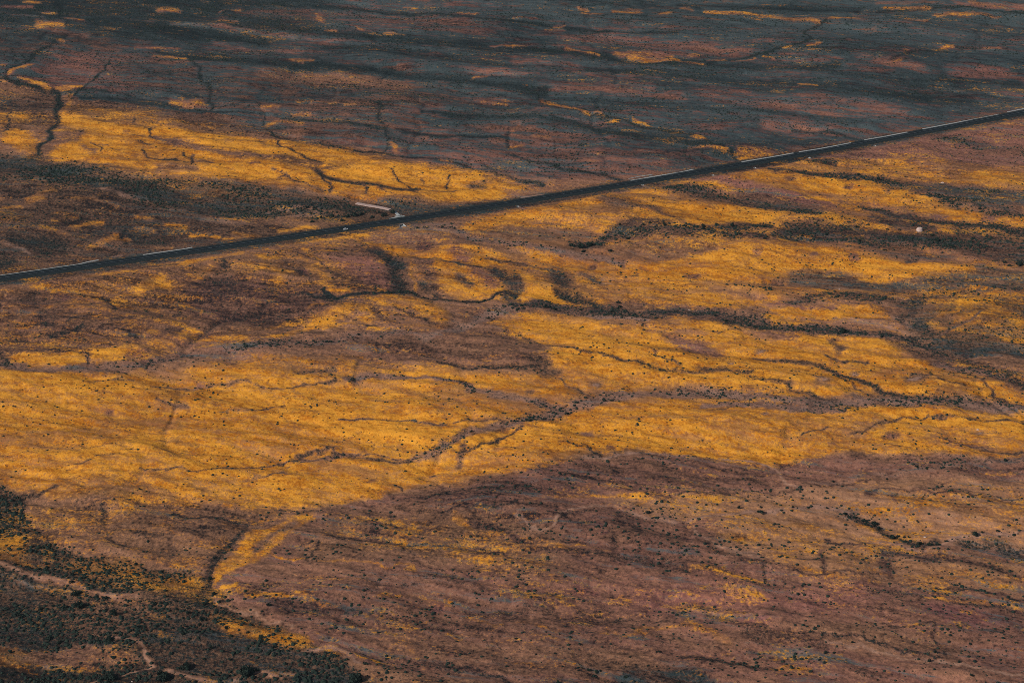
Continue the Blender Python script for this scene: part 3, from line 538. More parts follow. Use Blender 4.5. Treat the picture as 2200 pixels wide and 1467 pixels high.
# ------------------------------------------------------------------ ground sheet
fine = np.radians(np.linspace(-20.5, 20.5, 960))
az = np.concatenate([fine, np.radians(np.linspace(22, 338, 80))])
deps = np.concatenate([np.linspace(80, 40, 16), np.linspace(38, 35, 24), np.linspace(34.95, 13.6, 900), np.linspace(13.4, 8, 60), np.linspace(7.6, 1.0, 30), [.75]])
rad = CAM_H / np.tan(np.radians(deps))
A, R_ = np.meshgrid(az, rad)
VX = (np.sin(A) * R_).ravel(); VY = (np.cos(A) * R_).ravel()
VZ = relief(VX, VY)
U0, V0 = chart(VX, VY)
keep = 1 - sample('R', U0, V0)
WX, WY = warp(VX, VY, keep)
U1, V1 = chart(WX, WY)
ok = VY > 50
fields = {k: np.where(ok, sample(k, U1, V1), d).astype(np.float32) for k, d in (('F', .25), ('S', .2), ('P', .5), ('G', .2), ('T', .0), ('L', .4))}
dr = np.where(ok, drainage(VX, VY) * sample('D', U1, V1) * keep, 0)
fields['S'] += .36 * dr.astype(np.float32)
fields['F'] -= .30 * dr.astype(np.float32)
nr, nc = R_.shape
idx = np.arange(nr * nc).reshape(nr, nc)
nxt = np.roll(idx, -1, axis=1)
quads = np.stack([idx[:-1], nxt[:-1], nxt[1:], idx[1:]], -1).reshape(-1, 4)
verts = np.stack([VX, VY, VZ], -1)
centre = len(verts)
verts = np.vstack([verts, [[0, 0, float(VZ[:nc].mean())]]])
tri = np.stack([np.full(nc, centre), nxt[0], idx[0]], -1)
loops = np.concatenate([quads.ravel(), tri.ravel()]).astype(np.int32)
me = bpy.data.meshes.new('ground')
me.vertices.add(len(verts)); me.vertices.foreach_set('co', verts.astype(np.float32).ravel())
me.loops.add(len(loops)); me.loops.foreach_set('vertex_index', loops)
starts = np.concatenate([np.arange(len(quads)) * 4, len(quads) * 4 + np.arange(nc) * 3]).astype(np.int32)
me.polygons.add(len(starts)); me.polygons.foreach_set('loop_start', starts)
me.update(calc_edges=True)
me.polygons.foreach_set('use_smooth', np.ones(len(starts), bool))
for nm, ks in (('cover', 'FSG'), ('soil', 'PLT')):
    at = me.attributes.new(nm, 'FLOAT_VECTOR', 'POINT')
    d = np.zeros((len(verts), 3), np.float32)
    for i, k in enumerate(ks):
        d[:-1, i] = fields[k]; d[-1, i] = .2
    at.data.foreach_set('vector', d.ravel())
if me.polygons[len(me.polygons) // 2].normal.z < 0:
    me.flip_normals()

# ------------------------------------------------------------------ materials
def lin(c):
    out = []
    for v in c:
        v = v / 255.0
        out.append(v / 12.92 if v <= .04045 else ((v + .055) / 1.055) ** 2.4)
    return tuple(out) + (1.0,)

class Nodes:
    def __init__(self, name):
        self.mat = bpy.data.materials.new(name); self.mat.use_nodes = True
        self.t = self.mat.node_tree; self.b = self.t.nodes['Principled BSDF']
        self.b.inputs['Specular IOR Level'].default_value = 0.15
        self.b.inputs['Roughness'].default_value = .95
    def n(self, t): return self.t.nodes.new(t)
    def link(self, a, b): self.t.links.new(a, b)
    def sock(self, s, v):
        if isinstance(v, (int, float)): s.default_value = v
        elif isinstance(v, tuple): s.default_value = v
        else: self.link(v, s)
    def m(self, op, a, b=0.0, c=0.0, clamp=False):
        n = self.n('ShaderNodeMath'); n.operation = op; n.use_clamp = clamp
        for i, v in enumerate((a, b, c)): self.sock(n.inputs[i], v)
        return n.outputs[0]
    def mix(self, f, a, b):
        n = self.n('ShaderNodeMix'); n.data_type = 'RGBA'
        self.sock(n.inputs[0], f); self.sock(n.inputs[6], a); self.sock(n.inputs[7], b)
        return n.outputs[2]
    def noise(self, vec, scale, detail=3, rough=.55, dist=0.):
        n = self.n('ShaderNodeTexNoise'); n.noise_dimensions = '2D' if False else '3D'
        n.inputs['Scale'].default_value = scale; n.inputs['Detail'].default_value = detail
        n.inputs['Roughness'].default_value = rough; n.inputs['Distortion'].default_value = dist
        self.link(vec, n.inputs['Vector']); return n.outputs[0]
    def mask(self, v, lo, hi):
        n = self.n('ShaderNodeMapRange'); n.interpolation_type = 'SMOOTHSTEP'
        self.sock(n.inputs[0], v); n.inputs[1].default_value = lo; n.inputs[2].default_value = hi
        return n.outputs[0]
    def along(self, vec, ratio, rot):
        """stretch by 1/ratio along a heading of -rot"""
        n = self.n('ShaderNodeMapping'); n.vector_type = 'TEXTURE'
        n.inputs['Scale'].default_value = (1 / ratio, 1, 1); n.inputs['Rotation'].default_value = (0, 0, -rot)
        self.link(vec, n.inputs[0]); return n.outputs[0]
    def mapping(self, vec, scale, rot=0.):
        n = self.n('ShaderNodeMapping'); n.inputs['Scale'].default_value = scale; n.inputs['Rotation'].default_value = (0, 0, rot)
        self.link(vec, n.inputs[0]); return n.outputs[0]

def ground_material():
    N = Nodes('veld_ground')
    pos = N.n('ShaderNodeNewGeometry').outputs['Position']
    flat = N.mapping(pos, (1, 1, 0))
    bend = N.n('ShaderNodeTexNoise'); bend.inputs['Scale'].default_value = 1 / 240; bend.inputs['Detail'].default_value = 2
    N.link(flat, bend.inputs['Vector'])
    bo = N.n('ShaderNodeVectorMath'); bo.operation = 'MULTIPLY_ADD'; N.link(bend.outputs['Color'], bo.inputs[0]); bo.inputs[1].default_value = (60, 90, 0); N.link(flat, bo.inputs[2])
    flat0 = flat; flat = N.mapping(bo.outputs[0], (1, 1, 0))
    streak = N.along(flat, .26, .28)
    streak2 = N.along(flat, .42, .22)
    strata = N.along(flat, .12, .27)
    def attr(nm):
        a = N.n('ShaderNodeAttribute'); a.attribute_name = nm
        s = N.n('ShaderNodeSeparateXYZ'); N.link(a.outputs['Vector'], s.inputs[0]); return s.outputs
    F, S, G = attr('cover'); P, L, T = attr('soil')
    def c(x, k): return N.m('MULTIPLY', N.m('SUBTRACT', x, .5), k)
    def add(*xs):
        o = xs[0]
        for x in xs[1:]: o = N.m('ADD', o, x)
        return o
    big = N.noise(streak, 1 / 36, 7, .70, .5)         # streaks of growth along the shelves
    mid = N.noise(streak2, 1 / 15, 4, .66, .3)        # patches
    mid2 = N.noise(N.along(flat0, .55, .36), 1 / 10, 4, .66, .3)
    layer = N.noise(strata, 1 / 9, 5, .65, .2)        # outcropping layers
    clump = N.noise(flat0, 1 / 5.5, 3, .7)             # clumps
    grain = N.noise(flat0, 1 / 3.2, 2, .8)             # single plants
    grain2 = N.noise(N.mapping(flat0, (1, 1, 0), 1.1), 1 / 3.0, 2, .8)
    tone = N.noise(streak, 1 / 120, 5, .62)
    drift = N.noise(N.along(flat, .5, .1), 1 / 85, 5, .6)
    # soil
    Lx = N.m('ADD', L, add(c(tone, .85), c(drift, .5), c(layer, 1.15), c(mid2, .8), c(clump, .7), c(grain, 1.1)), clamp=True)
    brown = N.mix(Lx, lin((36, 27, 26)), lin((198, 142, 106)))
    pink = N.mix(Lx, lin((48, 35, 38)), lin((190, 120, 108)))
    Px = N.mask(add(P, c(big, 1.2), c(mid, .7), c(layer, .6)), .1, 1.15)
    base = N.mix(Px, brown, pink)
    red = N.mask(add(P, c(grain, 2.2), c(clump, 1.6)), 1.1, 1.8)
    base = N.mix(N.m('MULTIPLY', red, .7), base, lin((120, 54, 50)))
    # teal grey low scrub
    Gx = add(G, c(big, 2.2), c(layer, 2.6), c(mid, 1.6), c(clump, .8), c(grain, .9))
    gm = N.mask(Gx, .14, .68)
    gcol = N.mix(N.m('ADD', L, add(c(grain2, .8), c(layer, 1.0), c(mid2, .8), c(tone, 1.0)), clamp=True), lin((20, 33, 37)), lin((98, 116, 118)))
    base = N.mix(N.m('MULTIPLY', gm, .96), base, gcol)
    # pale sand
    Tx = add(T, c(grain2, .8), c(mid2, .8), c(clump, .5))
    tm = N.mask(Tx, .06, .95)
    base = N.mix(N.m('MULTIPLY', tm, .8), base, lin((192, 150, 130)))
    # flowers
    Fx = add(F, c(big, 1.6), c(mid, 1.9), c(drift, 1.0), c(layer, .8), c(clump, 1.2), c(grain, 1.8))
    fm = N.mask(Fx, .14, .94)
    fcol = N.mix(N.mask(add(mid2, c(grain2, .9), c(drift, .6)), .25, .75), lin((186, 108, 16)), lin((255, 174, 54)))
    thin = N.m('MULTIPLY', N.mask(add(F, c(drift, .5), c(mid, .5)), .10, .85), .48)     # scattered blooms that only tint the soil
    fm = N.m('MAXIMUM', N.m('MULTIPLY', fm, .97), thin)
    base = N.mix(fm, base, fcol)
    # dark scrub
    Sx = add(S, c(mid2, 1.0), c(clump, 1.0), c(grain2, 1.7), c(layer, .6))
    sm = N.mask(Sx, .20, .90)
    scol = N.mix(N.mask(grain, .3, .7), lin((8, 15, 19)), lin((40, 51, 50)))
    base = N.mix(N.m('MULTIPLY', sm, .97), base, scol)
    # single tufts, dark against the soil
    vo = N.n('ShaderNodeTexVoronoi'); vo.voronoi_dimensions = '2D'; vo.inputs['Scale'].default_value = 1 / 4.4; N.link(flat0, vo.inputs['Vector'])
    pick = N.n('ShaderNodeSeparateColor'); N.link(vo.outputs['Color'], pick.inputs[0])
    keepdot = N.mask(add(pick.outputs[0], c(mid, 1.2), N.m('MULTIPLY', S, .4)), .84, 1.05)
    dot = N.m('MULTIPLY', N.mask(vo.outputs['Distance'], .34, .12), keepdot)
    base = N.mix(N.m('MULTIPLY', dot, .65), base, lin((22, 28, 28)))
    N.link(base, N.b.inputs['Base Color'])
    bump = N.n('ShaderNodeBump'); bump.inputs['Strength'].default_value = .6; bump.inputs['Distance'].default_value = .6
    hgt = add(N.m('MULTIPLY', sm, .8), clump, grain, N.m('MULTIPLY', fm, .25))
    N.link(hgt, bump.inputs['Height']); N.link(bump.outputs[0], N.b.inputs['Normal'])
    return N.mat

def plain(name, dark, light, scale=1., rough=.9, spec=.15):
    N = Nodes(name)
    pos = N.n('ShaderNodeNewGeometry').outputs['Position']
    f = N.mask(N.noise(pos, scale, 5, .65), .3, .7)
    N.link(N.mix(f, lin(dark), lin(light)), N.b.inputs['Base Color'])
    N.b.inputs['Roughness'].default_value = rough; N.b.inputs['Specular IOR Level'].default_value = spec
    return N.mat

M = dict(
    ground=ground_material(),
    asphalt=plain('asphalt', (30, 39, 45), (44, 54, 59), .35),
    lane=plain('worn_wheel_lane', (15, 22, 27), (25, 33, 38), .35),
    gravel=plain('gravel_shoulder', (26, 34, 36), (46, 52, 51), .6),
    paint=plain('road_paint', (84, 94, 99), (140, 148, 152), .8),
    concrete=plain('concrete', (140, 144, 144), (190, 190, 186), .5),
    pale_track=plain('pale_track', (170, 140, 130), (206, 178, 166), .4),
    boulder=plain('pale_boulder', (176, 150, 140), (212, 188, 176), .35),
    bush=plain('bush_leaves', (16, 28, 28), (50, 62, 52), .6),
    bark=plain('bark', (50, 40, 32), (80, 66, 54), 3.),
    car_paint=plain('white_car_paint', (225, 228, 230), (238, 240, 242), .2, .3, .5),
    car_glass=plain('car_glass', (14, 18, 22), (22, 28, 32), 1., .1, .5),
    rubber=plain('tyre_rubber', (16, 16, 16), (26, 26, 26), 4.),
    tail=plain('red_lamp', (150, 20, 16), (170, 30, 20), 4., .3, .5),
    head=plain('clear_lamp', (200, 205, 210), (225, 228, 230), 4., .2, .5),
    dark=plain('culvert_dark', (20, 22, 24), (34, 36, 38), 2.),
)
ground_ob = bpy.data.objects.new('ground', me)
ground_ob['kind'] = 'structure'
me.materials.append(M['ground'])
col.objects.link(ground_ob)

# ------------------------------------------------------------------ helpers for things
def tag(o, label=None, cat=None, group=None, kind=None):
    if label: o['label'] = label
    if cat: o['category'] = cat
    if group: o['group'] = group
    if kind: o['kind'] = kind
    return o

def mesh_obj(name, vs_, fs, mat, parent=None, smooth=False):
    m_ = bpy.data.meshes.new(name); m_.from_pydata([tuple(map(float, v)) for v in vs_], [], fs); m_.update()
    if smooth: m_.polygons.foreach_set('use_smooth', [True] * len(m_.polygons))
    m_.materials.append(mat)
    o = bpy.data.objects.new(name, m_); col.objects.link(o)
    if parent: o.parent = parent
    return o

def empty(name, loc, rz=0):
    o = bpy.data.objects.new(name, None); o.location = loc; o.rotation_euler = (0, 0, rz); col.objects.link(o); return o

def gz(x, y):
    return float(relief(np.array([x], float), np.array([y], float))[0])

# ------------------------------------------------------------------ road
ctrl = np.array([ground(u, v) for u, v in ROAD_C])
s_ = np.concatenate([[0], np.cumsum(np.hypot(*np.diff(ctrl, axis=0).T))])
# smooth centre line: low order fit, then even steps
px_ = np.poly1d(np.polyfit(s_, ctrl[:, 0], 4)); py_ = np.poly1d(np.polyfit(s_, ctrl[:, 1], 4))
ss = np.arange(0, s_[-1], 6.0)
CL = np.stack([px_(ss), py_(ss)], -1)
TG = np.gradient(CL, axis=0); TG /= np.linalg.norm(TG, axis=1)[:, None]
NM = np.stack([-TG[:, 1], TG[:, 0]], -1)          # points to the far (left hand) side
ROAD_Z = .30

def strip(name, off0, off1, z0, z1, mat, parent=None, i0=0, i1=None):
    i1 = len(CL) if i1 is None else i1
    vs_, fs = [], []
    for i in range(i0, i1):
        a = CL[i] + NM[i] * off0; b = CL[i] + NM[i] * off1
        vs_ += [(a[0], a[1], z0), (b[0], b[1], z1)]
    for k in range(i1 - i0 - 1):
        fs.append((2 * k + 1, 2 * k, 2 * k + 2, 2 * k + 3))
    return mesh_obj(name, vs_, fs, mat, parent)

road = strip('road', -4.9, 4.9, ROAD_Z, ROAD_Z, M['asphalt']); tag(road, kind='structure')
for a in (-1, 1):
    strip('wheel_lane', a * 3.3 - 1.35, a * 3.3 + 1.35 - (.0), ROAD_Z + .03, ROAD_Z + .03, M['lane'], road) if False else None
    strip('wheel_lane', a * 2.0 - 1.45, a * 2.0 + 1.45, ROAD_Z + .02, ROAD_Z + .02, M['lane'], road)
    strip('shoulder', a * 4.9, a * 7.4, ROAD_Z - (.0 if True else 0), ROAD_Z - .12, M['gravel'], road) if a < 0 else strip('shoulder', 7.4, 4.9, ROAD_Z - .12, ROAD_Z, M['gravel'], road)
    if a < 0: strip('embankment', -10.5, -7.4, -1.3, ROAD_Z - .12, M['gravel'], road)
    else: strip('embankment', 7.4, 10.5, ROAD_Z - .12, -1.3, M['gravel'], road)

def s_at(u, v):
    x, y = ground(u, v)
    return float(ss[np.argmin(np.hypot(CL[:, 0] - x, CL[:, 1] - y))])
def at_s(s, off=0.):
    x, y = px_(s), py_(s)
    tx, ty = px_.deriv()(s), py_.deriv()(s); l = math.hypot(tx, ty); tx /= l; ty /= l
    return x - ty * off, y + tx * off, math.atan2(ty, tx)

sA, sB = s_at(712, 494), s_at(1780, 320)
# unbroken centre line where overtaking is barred
def line_piece(s0, s1, off, w):
    vs_, fs = [], []
    n = max(2, int((s1 - s0) / 8))
    for k in range(n + 1):
        s = s0 + (s1 - s0) * k / n
        for o in (off - w / 2, off + w / 2):
            x, y, _ = at_s(s, o); vs_.append((x, y, ROAD_Z + .05))
        if k: fs.append((2 * k - 1, 2 * k - 2, 2 * k, 2 * k + 1))
    return mesh_obj('centre_line', vs_, fs, M['paint'], road)
line_piece(ss[0], sA, .16, .22); line_piece(sB, ss[-1], .16, .22)
dash_me = None
s = ss[0] + 4
while s < ss[-1] - 5:
    x, y, a = at_s(s, -.16 if (s < sA or s > sB) else 0.)
    if dash_me is None:
        o = mesh_obj('lane_dash', [(-2.2, -.15, 0), (2.2, -.15, 0), (2.2, .15, 0), (-2.2, .15, 0)], [(0, 1, 2, 3)], M['paint'], road); dash_me = o.data
    else:
        o = bpy.data.objects.new('lane_dash', dash_me); col.objects.link(o); o.parent = road
    o.location = (x, y, ROAD_Z + .05); o.rotation_euler = (0, 0, a)
    s += 12.0

# ------------------------------------------------------------------ concrete drains beside the road
def prism_path(name, pts, w, h, mat, z=None, lip=0.35):
    """a shallow concrete channel: two lips and a dished floor, following ground points"""
    vs_, fs = [], []
    n = len(pts)
    for i, (x, y) in enumerate(pts):
        a = np.array(pts[max(0, i - 1)]); b = np.array(pts[min(n - 1, i + 1)]); t = (b - a) / (np.linalg.norm(b - a) + 1e-9); nn = np.array([-t[1], t[0]])
        d_ = float(np.min(np.hypot(CL[:, 0] - x, CL[:, 1] - y)))
        zz = ROAD_Z + .05 - .06 * max(0, d_ - 4.9) - .42 * max(0, d_ - 7.2)
        zz = max(zz, gz(x, y) + .05)
        prof = [(-w / 2, -.6), (-w / 2, h), (-w / 2 + lip, h), (-w / 6, h * .35), (w / 6, h * .35), (w / 2 - lip, h), (w / 2, h), (w / 2, -.6)]
        for o, dz in prof:
            vs_.append((x + nn[0] * o, y + nn[1] * o, zz + dz))
    k = 8
    for i in range(n - 1):
        for j in range(k - 1):
            fs.append((i * k + j, (i + 1) * k + j, (i + 1) * k + j + 1, i * k + j + 1))
    fs.append(tuple(range(k))); fs.append(tuple(reversed([(n - 1) * k + j for j in range(k)])))
    return mesh_obj(name, vs_, fs, mat)

def dense(pts, step=6.):
    g = [np.array(ground(u, v)) for u, v in pts]
    out = [g[0]]
    for a, b in zip(g[:-1], g[1:]):
        n = max(1, int(np.linalg.norm(b - a) / step))
        out += [a + (b - a) * k / n for k in range(1, n + 1)]
    return out

DRAINS = [([(-120,608.5),(0,591.5),(100,577.5),(168,567.5),(190,562),(212,558)], 'long pale concrete drain beside the road at the left edge'),
          ([(308,547),(360,539.5),(394,535),(413,531)], 'short pale concrete drain with bent end beside the left stretch of road'),
          ([(1355,388.5),(1400,381),(1450,372.5),(1470,368),(1490,363.5)], 'pale concrete drain with upturned end on the middle stretch of road'),
          ([(1351,383.5),(1370,379.5),(1402,374.5)], 'thin concrete channel above the drain on the middle stretch of road'),
          ([(1594,349),(1627,343.5),(1660,338),(1705,330)], 'pale concrete drain by the road, beside the yellow patch above it'),
          ([(1717,327.5),(1760,321),(1828,308)], 'pale concrete drain by the road, fourth from the right edge'),
          ([(1858,301.5),(1900,294.5),(1950,285)], 'pale concrete drain by the road, third from the right edge'),
          ([(1983,278),(2050,265.5),(2147,245.5)], 'longest pale concrete drain on the right stretch of road'),
          ([(2165,240.5),(2200,233.5),(2280,218)], 'pale concrete drain by the road cut by the right edge')]
for p, lab in DRAINS:
    thin = 'thin' in lab
    w = 1.3 if thin else 2.3
    tag(prism_path('roadside_drain', dense(p), w, .28, M['concrete'], .02), lab, 'drain', 'concrete drains along the road')

# ------------------------------------------------------------------ culvert headwalls and the farm causeway
def box_vf(x0, x1, y0, y1, z0, z1):
    v = [(x0,y0,z0),(x1,y0,z0),(x1,y1,z0),(x0,y1,z0),(x0,y0,z1),(x1,y0,z1),(x1,y1,z1),(x0,y1,z1)]
    f = [(3,2,1,0),(4,5,6,7),(0,1,5,4),(1,2,6,5),(2,3,7,6),(3,0,4,7)]
    return v, f
def joined(name, boxes, mat, parent):
    V, Fc = [], []
    for b in boxes:
        v, f = b; n = len(V); V += v; Fc += [tuple(i + n for i in q) for q in f]
    return mesh_obj(name, V, Fc, mat, parent)
def wing(sx, w, L, h):
    """wing wall splaying out from the headwall and falling away"""
    t = .35
    a, b = sx * w / 2, sx * (w / 2 + L * .45)
    v = [(a,0,-.8),(a+sx*t,0,-.8),(b+sx*t,-L,-.8),(b,-L,-.8),(a,0,h),(a+sx*t,0,h),(b+sx*t,-L,h*.25),(b,-L,h*.25)]
    f = [(3,2,1,0),(4,5,6,7),(0,1,5,4),(1,2,6,5),(2,3,7,6),(3,0,4,7)]
    return v, (f if sx > 0 else [tuple(reversed(q)) for q in f])
def culvert(u, v, w, h, L, flip, label):
    x, y = (float(q) for q in ground(u, v)); _, _, a = at_s(s_at(u, v))
    e = empty('culvert', (x, y, -.55), a + (math.pi if flip else 0))
    tag(e, label, 'culvert', 'culverts under the road')
    n = max(1, int(w // 2.4)); pw = w / n; bx = []
    bx.append(box_vf(-w/2 - .3, w/2 + .3, 0, .4, h * .62, h))
    for k in range(n + 1):
        xx = -w/2 + k * pw; bx.append(box_vf(xx - .2, xx + .2, .02, .38, -.8, h * .62 - .002))
    joined('headwall', bx, M['concrete'], e)
    joined('opening', [box_vf(-w/2 + .25, w/2 - .25, .3, .36, -.6, h * .6)], M['dark'], e)
    for sx in (-1, 1):
        vv, ff = wing(sx, w, L, h); mesh_obj('wing_wall', vv, ff, M['concrete'], e)
    joined('apron', [([(-w/2 + .1,0,.03),(w/2 - .1,0,.03),(w/2 + L*.45 - .1,-L,.03),(-w/2 - L*.45 + .1,-L,.03),(-w/2 + .1,0,-.5),(w/2 - .1,0,-.5),(w/2 + L*.45 - .1,-L,-.5),(-w/2 - L*.45 + .1,-L,-.5)],
                     [(3,2,1,0),(4,5,6,7),(0,1,5,4),(1,2,6,5),(2,3,7,6),(3,0,4,7)])], M['concrete'], e)
    return e
culvert(863, 484, 3.6, 1.9, 3.6, False, 'pale concrete culvert with wing walls below the road near the white car')
culvert(858, 464.5, 6.0, 1.5, 3.0, True, 'pale concrete culvert across the road where the farm causeway ends')
for (u, v), lab in zip([(1112,443),(1380,397),(1531,376),(1621,360),(1738,338.5),(1879,313)],
                       ['small culvert below the road, first one right of the white car', 'small culvert below the road opposite the drain with upturned end', 'small culvert below the road left of the broad yellow band',
                        'small culvert below the road at the tip of the yellow band', 'small culvert below the road beside a thin dark gully', 'rightmost small culvert below the road on pink soil']):
    culvert(u, v, 1.2, .8, 1.6, False, lab)
# causeway: a pale slab track with side kerbs, broken by a thicket
def slab(name, pts, w, h, mat):
    P_ = dense(pts, 4.); vs_, fs = [], []; n = len(P_)
    for i, p in enumerate(P_):
        a = P_[max(0, i - 1)]; b = P_[min(n - 1, i + 1)]; t = (b - a) / (np.linalg.norm(b - a) + 1e-9); nn = np.array([-t[1], t[0]])
        z = -.45
        ww = w * (1 + .06 * math.sin(i * 2.1))
        for o, dz in ((-ww/2, -1.2), (-ww/2, h), (-ww/2 + .4, h + .12), (ww/2 - .4, h + .12), (ww/2, h), (ww/2, -1.2)):
            vs_.append((p[0] + nn[0]*o, p[1] + nn[1]*o, z + dz))
    for i in range(n - 1):
        for j in range(5): fs.append((i*6+j, (i+1)*6+j, (i+1)*6+j+1, i*6+j+1))
    fs.append(tuple(range(6))); fs.append(tuple(reversed([(n-1)*6+j for j in range(6)])))
    return mesh_obj(name, vs_, fs, mat)
tag(slab('causeway', [(766,436.5),(790,441),(815,445),(838,450)], 5.5, .5, M['pale_track']), 'long pale pinkish causeway slab running off left above the road', 'causeway')
tag(slab('causeway', [(848,454.5),(853,459),(859,464)], 3.6, .4, M['concrete']), 'short pale concrete ramp between the dark thicket and the road', 'causeway')
tag(slab('causeway', [(838,470),(850,467),(862,464.5),(869,464)], 2.4, .4, M['concrete']), 'pale concrete kerb along the far edge of the road at the ramp', 'causeway')

# ------------------------------------------------------------------ the white car
def make_car(u, v):
    s0 = s_at(u, v); x, y, a = at_s(s0, -5.6)
    e = empty('car', (x, y, ROAD_Z - .02), a)
    tag(e, 'small white car on the near shoulder of the road', 'car')
    W = 1.95
    prof = [(-2.45,.38),(-2.48,.85),(-2.42,1.08),(-1.8,1.12),(1.05,1.10),(2.15,1.0),(2.42,.82),(2.45,.38)]
    def loft(name, prof, w_of, mat):
        V, Fc = [], []; n = len(prof)
        for sy in (-1, 1):
            for (px, pz) in prof: V.append((px, sy * w_of(pz), pz))
        for i in range(n): Fc.append((i, (i + 1) % n, n + (i + 1) % n, n + i))
        Fc.append(tuple(reversed(range(n)))); Fc.append(tuple(range(n, 2 * n)))
        o = mesh_obj(name, V, Fc, mat, e); b = o.modifiers.new('bevel', 'BEVEL'); b.width = .07; b.segments = 2; return o
    loft('body', prof, lambda z: W / 2 - .04 * max(0, z - .6), M['car_paint'])
    loft('cabin', [(-2.25,1.105),(-2.1,1.62),(-.2,1.70),(.40,1.64),(1.15,1.085)], lambda z: W / 2 - .07 - .22 * max(0, z - 1.1), M['car_glass'])
    loft('roof', [(-2.15,1.60),(-2.05,1.72),(-.2,1.78),(.3,1.73),(.46,1.60)], lambda z: W / 2 - .12, M['car_paint'])
    for wx in (-1.5, 1.5):
        for wy in (-.88, .88):
            V, Fc = [], []; n = 14
            for sy in (-.11, .11):
                for k in range(n): V.append((wx + .38 * math.cos(2*math.pi*k/n), wy + sy, .38 + .38 * math.sin(2*math.pi*k/n)))
            for k in range(n): Fc.append((k, (k+1) % n, n + (k+1) % n, n + k))
            Fc.append(tuple(range(n))); Fc.append(tuple(range(2*n - 1, n - 1, -1)))
            mesh_obj('wheel', V, Fc, M['rubber'], e)
    for sy in (-.62, .62):
        joined('headlight', [box_vf(2.32, 2.47, sy - .2, sy + .2, .68, .84)], M['head'], e)
        joined('tail_light', [box_vf(-2.51, -2.40, sy - .14, sy + .14, .75, 1.05)], M['tail'], e)
    joined('bumper', [box_vf(-2.54, -2.40, -.9, .9, .40, .58)], M['dark'], e); joined('bumper', [box_vf(2.38, 2.5, -.9, .9, .38, .54)], M['dark'], e)
make_car(750, 496)

# ------------------------------------------------------------------ pale boulders
def rock(u, v, w_px, ratio, label):
    x, y = (float(q) for q in ground(u, v)); r = w_px * .5 * unit_m(v); z = gz(x, y)
    import bmesh
    bm = bmesh.new(); bmesh.ops.create_icosphere(bm, subdivisions=3, radius=1.)
    rs = RNG.uniform(0, 50)
    for q in bm.verts:
        p = np.array(q.co); k = 1 + .45 * float(fbm(np.array([p[0]*1.1 + rs]), np.array([p[1]*1.1 + p[2]*1.7]), 5, 3)[0])
        q.co = (p[0]*k*r, p[1]*k*r*.8, max(p[2]*k, -.4)*r*ratio)
    m_ = bpy.data.meshes.new('boulder'); bm.to_mesh(m_); bm.free(); m_.materials.append(M['boulder'])
    m_.polygons.foreach_set('use_smooth', [True]*len(m_.polygons))
    o = bpy.data.objects.new('boulder', m_); o.location = (x, y, z); col.objects.link(o)
    tag(o, label, 'boulder', 'pale boulders on the plain')
rock(1975, 500, 15, .95, 'large whitish rounded boulder at the edge of the dark scrub, right')
rock(2025, 393, 7, .5, 'small pale rock on grey scrub near the right edge')
rock(1804, 617, 4, .6, 'tiny white rock on the yellow slope right of centre')
rock(1481, 663, 4, .6, 'tiny white rock in the scrubby wash right of centre')
rock(1988, 1148, 7, .4, 'pale flat rock by the bushes of the lower right gully')
rock(283, 1454, 4, .6, 'tiny white rock at the bottom left')
rock(2100, 931, 6, .5, 'pale rock in the ring of bare soil far right in the yellow field')

# ------------------------------------------------------------------ bushes and trees
def crown_mesh(name, seed, leaves=260, lobes=5, size=.2):
    r = np.random.default_rng(seed)
    cen = r.normal(0, .36, (lobes, 3)); cen[:, 2] = np.abs(cen[:, 2]) * .7 + .42; rad_ = r.uniform(.42, .68, lobes)
    V, Fc = [], []
    for i in range(leaves):
        k = r.integers(lobes); d = r.normal(0, 1, 3); d /= np.linalg.norm(d)
        p = cen[k] + d * rad_[k] * r.uniform(.55, 1.05) ** .6
        if p[2] < .03: p[2] = r.uniform(.03, .3)
        nrm = d + r.normal(0, .6, 3); nrm /= np.linalg.norm(nrm)
        t = np.cross(nrm, [.3, .2, 1]); t /= np.linalg.norm(t); b = np.cross(nrm, t); sz = size * r.uniform(.6, 1.3)
        n = len(V)
        V += [tuple(p + t*sz), tuple(p + b*sz*.8), tuple(p - t*sz), tuple(p - b*sz*.8)]; Fc.append((n, n+1, n+2, n+3))
    m_ = bpy.data.meshes.new(name); m_.from_pydata(V, [], Fc); m_.materials.append(M['bush']); return m_
bush_meshes = [crown_mesh('bush', 100 + i, 170, 4, .26) for i in range(6)]
crown_meshes = [crown_mesh('crown', 200 + i, 700, 8, .15) for i in range(4)]
def trunk_mesh():
    V, Fc = [], []
    def limb(p0, p1, r0, r1):
        n = len(V); a = np.array(p0); b = np.array(p1); d = (b - a) / np.linalg.norm(b - a)
        t = np.cross(d, [1, .2, .1]); t /= np.linalg.norm(t); q = np.cross(d, t)
        for c, r in ((a, r0), (b, r1)):
            for k in range(7): V.append(tuple(c + r * (t*math.cos(k*2*math.pi/7) + q*math.sin(k*2*math.pi/7))))
        for k in range(7): Fc.append((n + k, n + (k+1) % 7, n + 7 + (k+1) % 7, n + 7 + k))
    limb((0,0,-.2), (.03,.02,.34), .085, .06)
    for dx, dy, dz in ((.4,.1,.8), (-.36,.2,.75), (.05,-.4,.85), (-.1,.1,1.0), (.2,.35,.7)): limb((.03,.02,.3), (dx,dy,dz), .05, .018)
    m_ = bpy.data.meshes.new('trunk'); m_.from_pydata(V, [], Fc); m_.materials.append(M['bark']); return m_
trunk_me = trunk_mesh()

